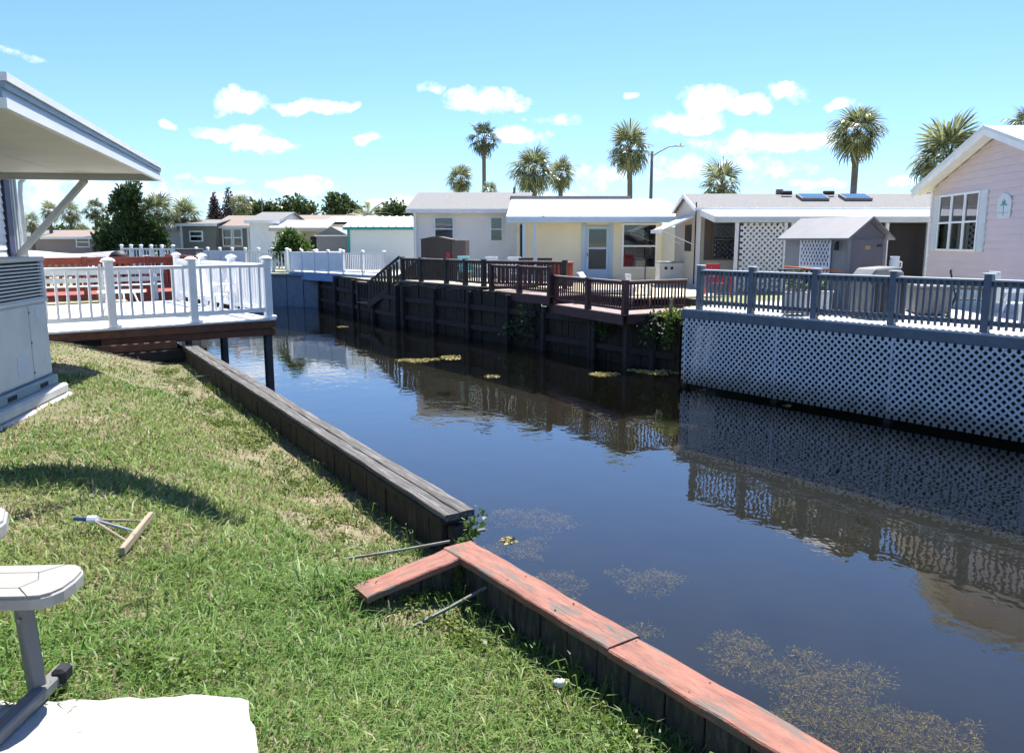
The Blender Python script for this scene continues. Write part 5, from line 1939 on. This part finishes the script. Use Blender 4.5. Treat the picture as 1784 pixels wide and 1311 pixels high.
FROND['f', 1] = feather_frond(2).mesh('frond', PALMLEAF)

def palm(label, px, py, rpx, D, kind='g', n=44, group='fan palms behind the houses', trunk=.16, spike=False, lean=0.0, low=-62):
    c = at(px, py + rpx * .25, D)
    rad = rpx / 1410 * D
    t = thing('palm_tree', label, 'palm tree', (c.x - lean, D, -.06), 0, group)
    zc = c.z + .06
    r = random.Random(int(px * 7 + D))
    npt = 9
    pts = [(lean * (i / npt) ** 1.6, 0, zc * i / npt) for i in range(npt + 1)]
    MB().tube(pts, [trunk * (1.25 - .25 * min(1, i / 3)) * (1 + .05 * r.uniform(-1, 1)) for i in range(npt + 1)], 10).build('trunk', BARK, t, True)
    if kind != 'f':
        mb = MB()
        for k in range(26):
            a = k * 2.4
            z = zc - .75 * trunk / .16 + .7 * trunk / .16 * k / 26
            d = Vector((math.cos(a), math.sin(a), 0))
            p = Vector((lean, 0, z)) + d * trunk * .8
            mb.bar(p, p + d * trunk * .8 + Vector((0, 0, trunk * 1.3)), trunk * .55, trunk * .16)
        mb.build('old_leaf_boots', BOOT, t)
    n = int(n * .70)
    for k in range(n):
        f = (k + .5) / n
        el = R(85 - (85 - low) * f ** .85)
        az = k * 2.39996 + r.uniform(-.25, .25)
        key = (kind, r.randrange(2) if kind == 'f' else (0 if f < .25 else r.randrange(1, 4)))
        full = 2.2 if kind == 'f' else (1.6 if kind == 'g' else 1.3)
        s = rad / full * r.uniform(.80, 1.16) * (1.06 if f < .3 else 1)
        o = link('frond', FROND[key], t, (lean, 0, zc))
        o.rotation_euler = Euler((r.uniform(-.45, .45), -el * (.6 if kind == 'f' else 1), az), 'XYZ')
        o.scale = (s, s, s)
    if kind == 'g':
        for k in range(r.randrange(4, 9)):
            o = link('dead_frond', FROND['x', r.randrange(2)], t, (lean, 0, zc - .1))
            o.rotation_euler = Euler((r.uniform(-.5, .5), R(r.uniform(58, 80)), r.uniform(0, 6.28)), 'XYZ')
            s = rad / 1.6 * r.uniform(.55, .8)
            o.scale = (s, s, s)
    if spike:
        for dx in (-.12, .0, .13):
            strut('spear_leaf', t, PALMLEAF, (lean, 0, zc), (lean + dx * 1.5, 0, zc + rad * (1.15 - abs(dx))), .05, .03)
    return t
palm('tall thin dark palm above the white house roof', 843, 236, 28, 72, 'd', 40, trunk=.17, low=-68)
palm('bushy palm above the white house roof, left of the tall thin palm', 802, 306, 28, 60)
palm('low palm crown just topping the roof under the tall thin palm', 854, 330, 18, 64, n=34)
palm('broad dark palm left of a joined pair above the cream house', 930, 287, 44, 52, n=50)
palm('smaller palm right of a joined pair above the cream house', 977, 298, 30, 57, n=42)
palm('tall palm with full round crown beside the street lamp', 1097, 250, 43, 50, n=48, lean=-.15)
palm('palm with upright spear leaves above the tan mobile home', 1258, 312, 42, 45, n=34, spike=True, trunk=.22)
palm('tall straight palm with ragged crown above the tan mobile home skylights', 1494, 218, 49, 44, n=50, trunk=.17)
palm('large shaggy palm behind the pink house roof slope', 1652, 262, 68, 36, n=54, trunk=.2)
palm('palm crown peeking over the pink house ridge at the right edge', 1792, 212, 40, 46, n=44)
palm('low palm at the eave corner of the pink house', 1626, 340, 30, 44, n=36)
GL = 'palms at the far left'
palm('far palm showing between the canopy brace and the downspout', 86, 364, 20, 76, 'g', 32, GL)
palm('far palm partly behind the grey canopy brace', 122, 366, 22, 80, 'g', 32, GL)
palm('far thin palm left of the big evergreen tree', 166, 362, 22, 70, 'd', 34, GL)
palm('short far palm at the lower left behind the brace', 55, 384, 18, 72, 'g', 30, GL)
palm('yellow green palm at the right side of the big evergreen', 274, 362, 34, 58, 'g', 46, GL)
palm('low palm in front of the grey green house wing', 322, 372, 32, 60, 'g', 40, GL, trunk=.2)
palm('far palm beside the purple pines', 418, 354, 22, 80, 'g', 36, GL)
palm('small far palm left of the big evergreen at roof height', 143, 398, 14, 82, 'g', 28, GL)
palm('feathery date palm behind the teal trimmed building', 640, 368, 44, 72, 'f', 26, 'feather palms', low=-10)

def tree(label, px, py, D, blobs, n, size, m, name='broadleaf_tree', group='trees behind the far houses', hang=0.0, elong=2.0, trunk=.22):
    """blobs in pixels around (px,py): dx, dy, rx, ry"""
    c = at(px, py, D)
    k = D / 1410
    t = thing(name, label, 'tree', (c.x, D, -.06), 0, group)
    bl = [(dx * k, random.uniform(-.4, .4) * rx * k, c.z + .06 - dy * k, rx * k, rx * k * .9, ry * k) for dx, dy, rx, ry in blobs]
    leaf_cloud(bl, n, size, int(px + py), hang=hang, elong=elong).build('crown', m, t)
    mb = MB()
    mb.tube([(0, 0, 0), (.05, 0, c.z * .6), (0, 0, c.z)], [trunk, trunk * .7, trunk * .35], 7)
    for b in bl[:6]:
        mb.tube([(0, 0, c.z * .55), (b[0] * .6, b[1] * .6, (c.z * .55 + b[2]) / 2 + .2), (b[0], b[1], b[2])], [trunk * .45, trunk * .3, trunk * .1], 5)
    mb.build('trunk', BARK2, t)
    return t
rr = random.Random(11)
ever = []
for k in range(34):
    f = k / 34
    y = -62 + 110 * f
    wd = 12 + 42 * f ** .6
    ever.append((rr.uniform(-wd, wd) - 4, y + rr.uniform(-8, 8), 7 + 8 * f, 9 + 7 * f))
for k in range(12):
    f = k / 11
    ever.append((-3 + 5 * math.sin(k * 2.1), -44 + 92 * f, 9 + 24 * f, 14))
tree('big dark evergreen tree at left below the canopy tip', 234, 388, 56, ever, 9500, .38, EVERLEAF, 'evergreen_tree', hang=-.9, elong=3.2, trunk=.3)
tree('olive bushy tree hugging the left side of the big evergreen', 190, 408, 60, [(0, 0, 20, 26), (-10, 14, 16, 18), (14, 8, 16, 20)], 1600, .38, TREELEAF)
for lb, px, py, bl in (('far round tree top right of the purple pines', 445, 366, [(0, 0, 26, 14), (14, 6, 22, 12)]),
                       ('far wide tree above the long tan roof', 505, 364, [(-22, 3, 24, 14), (6, -4, 28, 16), (30, 4, 22, 12)]),
                       ('far sparse tree with tall sprigs behind the dark trimmed house', 588, 362, [(0, 0, 22, 16), (-6, -16, 9, 8), (10, -14, 8, 7), (24, 4, 20, 12)]),
                       ('far tree right of the date palm touching the white house', 690, 368, [(0, 0, 24, 16), (-18, 6, 20, 12), (18, 8, 16, 12)]),
                       ('far tree behind the taupe house', 110, 404, [(0, 0, 34, 10), (-40, 4, 30, 9), (40, 5, 30, 9)]),
                       ('far low tree left of the grey green wing', 300, 392, [(0, 0, 22, 12), (20, 4, 18, 10)])):
    tree(lb, px, py, 88, bl, 1500, .5, TREELEAF)
tree('rounded green bush between the far fence and porch awning', 507, 430, 45, [(0, -4, 24, 22), (-12, 8, 20, 18), (14, 6, 20, 18), (0, -18, 14, 12)], 2600, .24, BUSHLEAF, 'bush', 'shrubs', trunk=.1)

def norfolk(label, px, ytop, ybase, D, w):
    p = at(px, ytop, D)
    zb = zat(ybase, D)
    t = thing('norfolk_pine', label, 'tree', (p.x, D, -.06), 0, 'purple brown pines')
    MB().tube([(0, 0, 0), (0, 0, p.z)], [.2, .03], 7).build('trunk', BARK2, t)
    bl = []
    H = p.z - zb
    r = random.Random(px)
    for k in range(10):
        f = k / 9
        rad = w * (.12 + .88 * f) * D / 1410
        z = p.z - H * f
        for j in range(6):
            a = j * math.pi / 3 + k
            bl.append((math.cos(a) * rad * .6, math.sin(a) * rad * .6, z - rad * .1, rad * .5, rad * .5, H * .035))
    leaf_cloud(bl, 1700, .30, px, elong=3).build('crown', PINELEAF, t)
norfolk('left purple brown pine behind the grey green house', 372, 336, 378, 84, 13)
norfolk('right taller purple brown pine behind the grey green house', 397, 328, 378, 84, 15)

# unseen tree added to cast the lawn shadow; crown shaped to fit it
def added_shade_tree():
    t = thing('added_shade_tree', 'leafy tree added just outside the left edge to shade a patch of lawn', 'tree', (-4.4, 2.2, -.05))
    sh = 4.7
    cx, cy = -2.55 + .15 * sh, 5.22 + .50 * sh
    L = lambda x, y, z: (x + 4.4, y - 2.2, z)
    MB().tube([(0, 0, 0), (.15, .3, 2.6), (.6, 1.6, 4.4), (1.5, 3.6, 5.0), L(cx, cy, 4.8)], [.17, .14, .10, .06, .03], 8).build('trunk', BARK2, t, True)
    bl = [(*L(cx - .85, cy + .16, sh), .45, .20, .20), (*L(cx - .35, cy + .14, sh), .45, .24, .22), (*L(cx + .12, cy + .06, sh), .40, .20, .2), (*L(cx + .48, cy - .08, sh), .24, .12, .15)]
    leaf_cloud(bl, 1500, .13, 5, elong=1.8).build('crown', TREELEAF, t)
added_shade_tree()

# ------------------------------------------------------------------ grass, weeds, pondweed
SHADE_OBJS = None
def build_grass():
    rg = np.random.default_rng(12)
    S, T = [], []
    n = 2000000
    s = rg.uniform(0, S_TOT, n)
    t = rg.uniform(.0, 9.0, n)
    bx_, by_ = bank_np(s)
    x, y = bx_ + INW.x * t, by_ + INW.y * t
    d = np.hypot(x, y)
    dens = np.clip((2.9 / np.maximum(d, .1)) ** 1.22, 0, 1.0)
    view = (y > 1.0) & (x > -.92 * y - .9) & (y < 14.2)
    # hollows and objects without grass
    slabm = (y < 2.585 + .03 * (vnoise(x * 9, y * 0, 4) - .5) - np.abs(rg.normal(size=n)) * .035) & (x < -.815 - (y - 2.27) * .46 - np.abs(rg.normal(size=n)) * .03)
    acm = ((x + 4.8) < -.1 - (y - 8.4) * .17) & (y < 8.55) & (y > 6.0)
    # inside the return leg hollow
    g1 = fbm(x * .9 + 7, y * .9, 21)
    g2 = fbm(x * 2.6, y * 2.6 + 3, 33)
    near = np.clip((t - .0) / 1.2, 0, 1)
    bare = np.clip((g1 * .55 + g2 * .45 - .47) * 7, 0, 1)
    far = np.clip((d - 4.5) / 5, 0, 1)
    bare = np.clip(bare * (.5 + .6 * far) + .30 * far * (1 - near), 0, 1)
    hollow = np.exp(-(((x + .40) / .28) ** 2 + ((y - 3.85) / .17) ** 2) * 1.4) + .8 * np.exp(-(((x + .75) / .35) ** 2 + ((y - 4.85) / .35) ** 2) * 1.6)
    bare = np.clip(bare + hollow, 0, 1)
    edgebare = .85 * np.exp(-((t - .45) / .55) ** 2) * np.clip((s - CUM[3]) / .5, 0, 1) * np.clip((g2 - .36) * 5, 0, 1)
    bare = np.clip(bare + edgebare, 0, 1)
    front = np.clip((y - 11.6) / 1.5, 0, 1)
    bare = np.clip(bare + front, 0, 1)
    keep = view & ~slabm & ~acm & (rg.random(n) < dens * (1 - .80 * bare))
    s, t, x, y, d, bare, g1, g2 = [a[keep] for a in (s, t, x, y, d, bare, g1, g2)]
    n = len(x)
    z = lawn_z(s, t, x, y)
    lod = np.clip(d / 2.6, 1, 6) ** .62
    h = rg.gamma(5, .0100, n) * (1 - .5 * bare) + .014
    tall = (g2 > .60)
    h *= np.where(tall, 1.35, 1) * (1 - .25 * np.clip((d - 5) / 5, 0, 1))
    h = np.minimum(h, .19)
    edge = t < .16
    h[edge] *= 1.2
    w = rg.uniform(.0020, .0042, n) * lod
    az = rg.uniform(0, 2 * np.pi, n)
    lean = rg.uniform(.3, 1.0, n) + .9 * rg.random(n) ** 2
    dx, dy = np.cos(az), np.sin(az)
    fa = rg.uniform(0, 2 * np.pi, n)
    sx, sy = np.cos(fa) * w, np.sin(fa) * w
    mx, my, mz = x + dx * h * lean * .45, y + dy * h * lean * .45, z + h * (.66 - .16 * lean)
    tx, ty, tz = x + dx * h * lean * 1.05, y + dy * h * lean * 1.05, z + h * np.maximum(.12, .98 - .42 * lean)
    V = np.empty((n, 5, 3))
    V[:, 0] = np.stack([x - sx, y - sy, z - .006], 1)
    V[:, 1] = np.stack([x + sx, y + sy, z - .006], 1)
    V[:, 2] = np.stack([mx + sx * .8, my + sy * .8, mz], 1)
    V[:, 3] = np.stack([mx - sx * .8, my - sy * .8, mz], 1)
    V[:, 4] = np.stack([tx, ty, tz], 1)
    base = np.arange(n) * 5
    me = bpy.data.meshes.new('grass')
    me.vertices.add(n * 5)
    me.vertices.foreach_set('co', V.ravel())
    loops = np.stack([base, base + 1, base + 2, base + 3, base + 3, base + 2, base + 4], 1).ravel()
    me.loops.add(n * 7)
    me.loops.foreach_set('vertex_index', loops)
    me.polygons.add(n * 2)
    st = np.stack([np.arange(n) * 7, np.arange(n) * 7 + 4], 1).ravel()
    me.polygons.foreach_set('loop_start', st)
    me.update(calc_edges=True)
    # colours: fresh, yellowish, straw
    u = rg.random(n)
    g3 = fbm(x * .7 + 31, y * .7 + 11, 55)
    A = np.array([.150, .268, .058])
    B = np.array([.275, .322, .10])
    Cc = np.array([.36, .295, .165])
    f = np.clip((g3 - .36) * 2.4 + .25 * rg.normal(size=n) + .22 * np.clip((d - 4) / 5, 0, 1), 0, 1)[:, None]
    col = A * (1 - f) + B * f
    dry = (u < .05 + .42 * bare + .10 * np.clip((d - 4) / 4, 0, 1))
    col[dry] = Cc * rg.uniform(.6, 1.1, (dry.sum(), 1))
    col *= rg.uniform(.75, 1.25, (n, 1))
    ca = me.color_attributes.new('Col', 'FLOAT_COLOR', 'POINT')
    cc = np.ones((n, 5, 4))
    cc[:, :, :3] = col[:, None, :]
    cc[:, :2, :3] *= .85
    ca.data.foreach_set('color', cc.ravel())
    me.materials.append(GRASSM)
    tag(link('grass', me), kind='stuff')
    return n
NGRASS = build_grass()

def lawn_pt(s, t):
    b, _ = bank_at(s)
    x, y = b.x + INW.x * t, b.y + INW.y * t
    return x, y, float(lawn_z(np.array(s), np.array(t), np.array(x), np.array(y)))
def weeds():
    r = random.Random(8)
    bl = []
    # creeping weeds and clover along both walls
    for k in range(70):
        s = CUM[3] + r.random() * 9.5
        x, y, z = lawn_pt(s, r.uniform(.16, .62) + .25)
        q = r.uniform(.05, .13)
        bl.append((x, y, z + .03, q, q, .035))
    for k in range(44):
        s = CUM[1] - 1.5 + r.random() * (CUM[2] - CUM[1] + 1.5)
        x, y, z = lawn_pt(s, r.uniform(.24, .5))
        q = r.uniform(.04, .09)
        bl.append((x, y, z + .03, q, q, .035))
    for px, py, q in ((.02, 0, 0),):
        pass
    for (x, y, q) in ((-.33, 4.55, .07), (-.42, 4.7, .1), (-.6, 4.5, .12), (-.25, 5.0, .07), (-.75, 4.4, .1), (-1.3, 2.85, .12), (-1.5, 2.9, .1), (-1.15, 2.95, .08), (-.55, 4.25, .08)):
        bl.append((x, y, lawn_height(x, y) + .05, q, q, .05))
    o = leaf_cloud(bl, 9000, .026, 77, flat=.55, elong=1.5).build('creeping_weeds', WEEDLEAF)
    tag(o, kind='stuff')
    # tall grass blades sprouting from the wall joints
    mb = MB()
    for k in range(360):
        if k < 190:
            s = CUM[1] - 1.3 + r.random() * (CUM[2] - CUM[1] + 1.2)
            t = r.uniform(.19, .34)
        else:
            s = CUM[3] + r.choice((.3, 1.2, 2.6, 4.1, 4.6, 6.0, 7.4, 8.8)) + r.gauss(0, .22)
            t = r.uniform(.26, .42)
        s = max(.1, min(S_TOT - .1, s))
        x, y, z = lawn_pt(s, t)
        h = r.uniform(.08, .22)
        a = r.uniform(0, 6.28)
        d = Vector((math.cos(a), math.sin(a), 0)) * h * r.uniform(.3, .9)
        w = Vector((-d.y, d.x, 0)).normalized() * .004
        p0, p1, p2 = Vector((x, y, z)), Vector((x, y, z + h * .7)) + d * .4, Vector((x, y, z + h * .75)) + d
        mb.add([p0 - w, p0 + w, p1 + w, p1 - w, p2], [(0, 1, 2, 3), (3, 2, 4)])
    tag(mb.build('wall_grass', BUSHLEAF), kind='stuff')
    # vine on the corner of the salmon cap
    c = Vector((-.27, 4.22, -.12))
    bl = [(-.31, 4.16, -.22, .05, .05, .09), (-.28, 4.52, -.16, .06, .05, .07), (-.24, 4.62, -.10, .05, .05, .06), (-.19, 4.70, -.04, .03, .03, .04)]
    tag(leaf_cloud(bl, 130, .04, 5, elong=1.3).build('vine', BUSHLEAF), kind='stuff')
weeds()

def gpt(px, py, z):
    x, y, d = ray(px, py)
    t = (z - CAM_H) / d
    return Vector((x * t, y * t, z))
def pond_weed():
    bl = []
    r = random.Random(3)
    for px, py, rx, ry, n in ((1190, 1085, 130, 45, 26), (1260, 1120, 70, 40, 14), (1060, 1010, 110, 22, 14), (1120, 1040, 90, 25, 12), (1420, 1190, 70, 30, 16), (1500, 1260, 130, 35, 26), (1400, 1230, 80, 20, 10), (1560, 1295, 90, 20, 12),
                              (900, 960, 80, 22, 8), (930, 900, 90, 14, 6), (840, 905, 60, 14, 4), (1640, 1290, 60, 15, 5), (1350, 1160, 120, 20, 8)):
        for k in range(n):
            a, q = r.uniform(0, 6.28), r.random() ** .6
            p = gpt(px + math.cos(a) * rx * q, py + math.sin(a) * ry * q, WATER_Z - .06)
            if float(fbm(np.array(p.x * 1.6), np.array(p.y * 1.6), 61)) < .43:
                continue
            for q2 in range(3):
                s = r.choice((.05, .07, .1, .16, .24)) * r.uniform(.8, 1.2)
                bl.append((p.x + r.gauss(0, .14), p.y + r.gauss(0, .14), WATER_Z - r.uniform(.05, .16), s, s * r.uniform(.5, .9), .03))
    o = leaf_cloud(bl, 70000, .04, 31, flat=.6, elong=5).build('pondweed', ALGAEM)
    tag(o, kind='stuff')
    bl = []
    for px, py, rx, ry, n in ((735, 627, 30, 3, 8), (780, 623, 18, 2, 4), (1150, 648, 60, 5, 14), (1060, 652, 40, 3, 6), (1400, 706, 60, 3, 2), (885, 940, 4, 3, 1), (860, 655, 4, 2, 1), (560, 570, 40, 3, 1)):
        for k in range(n):
            a, q = r.uniform(0, 6.28), r.random() ** .6
            p = gpt(px + math.cos(a) * rx * q, py + math.sin(a) * ry * q, WATER_Z)
            s = r.uniform(.08, .22) * (p.y / 20) + .03
            bl.append((p.x, p.y, WATER_Z + .006, s, s, .003))
    o = leaf_cloud(bl, 2600, .07, 32, flat=.97, elong=1.6).build('floating_scum', FLOATLEAF)
    tag(o, kind='stuff')
pond_weed()
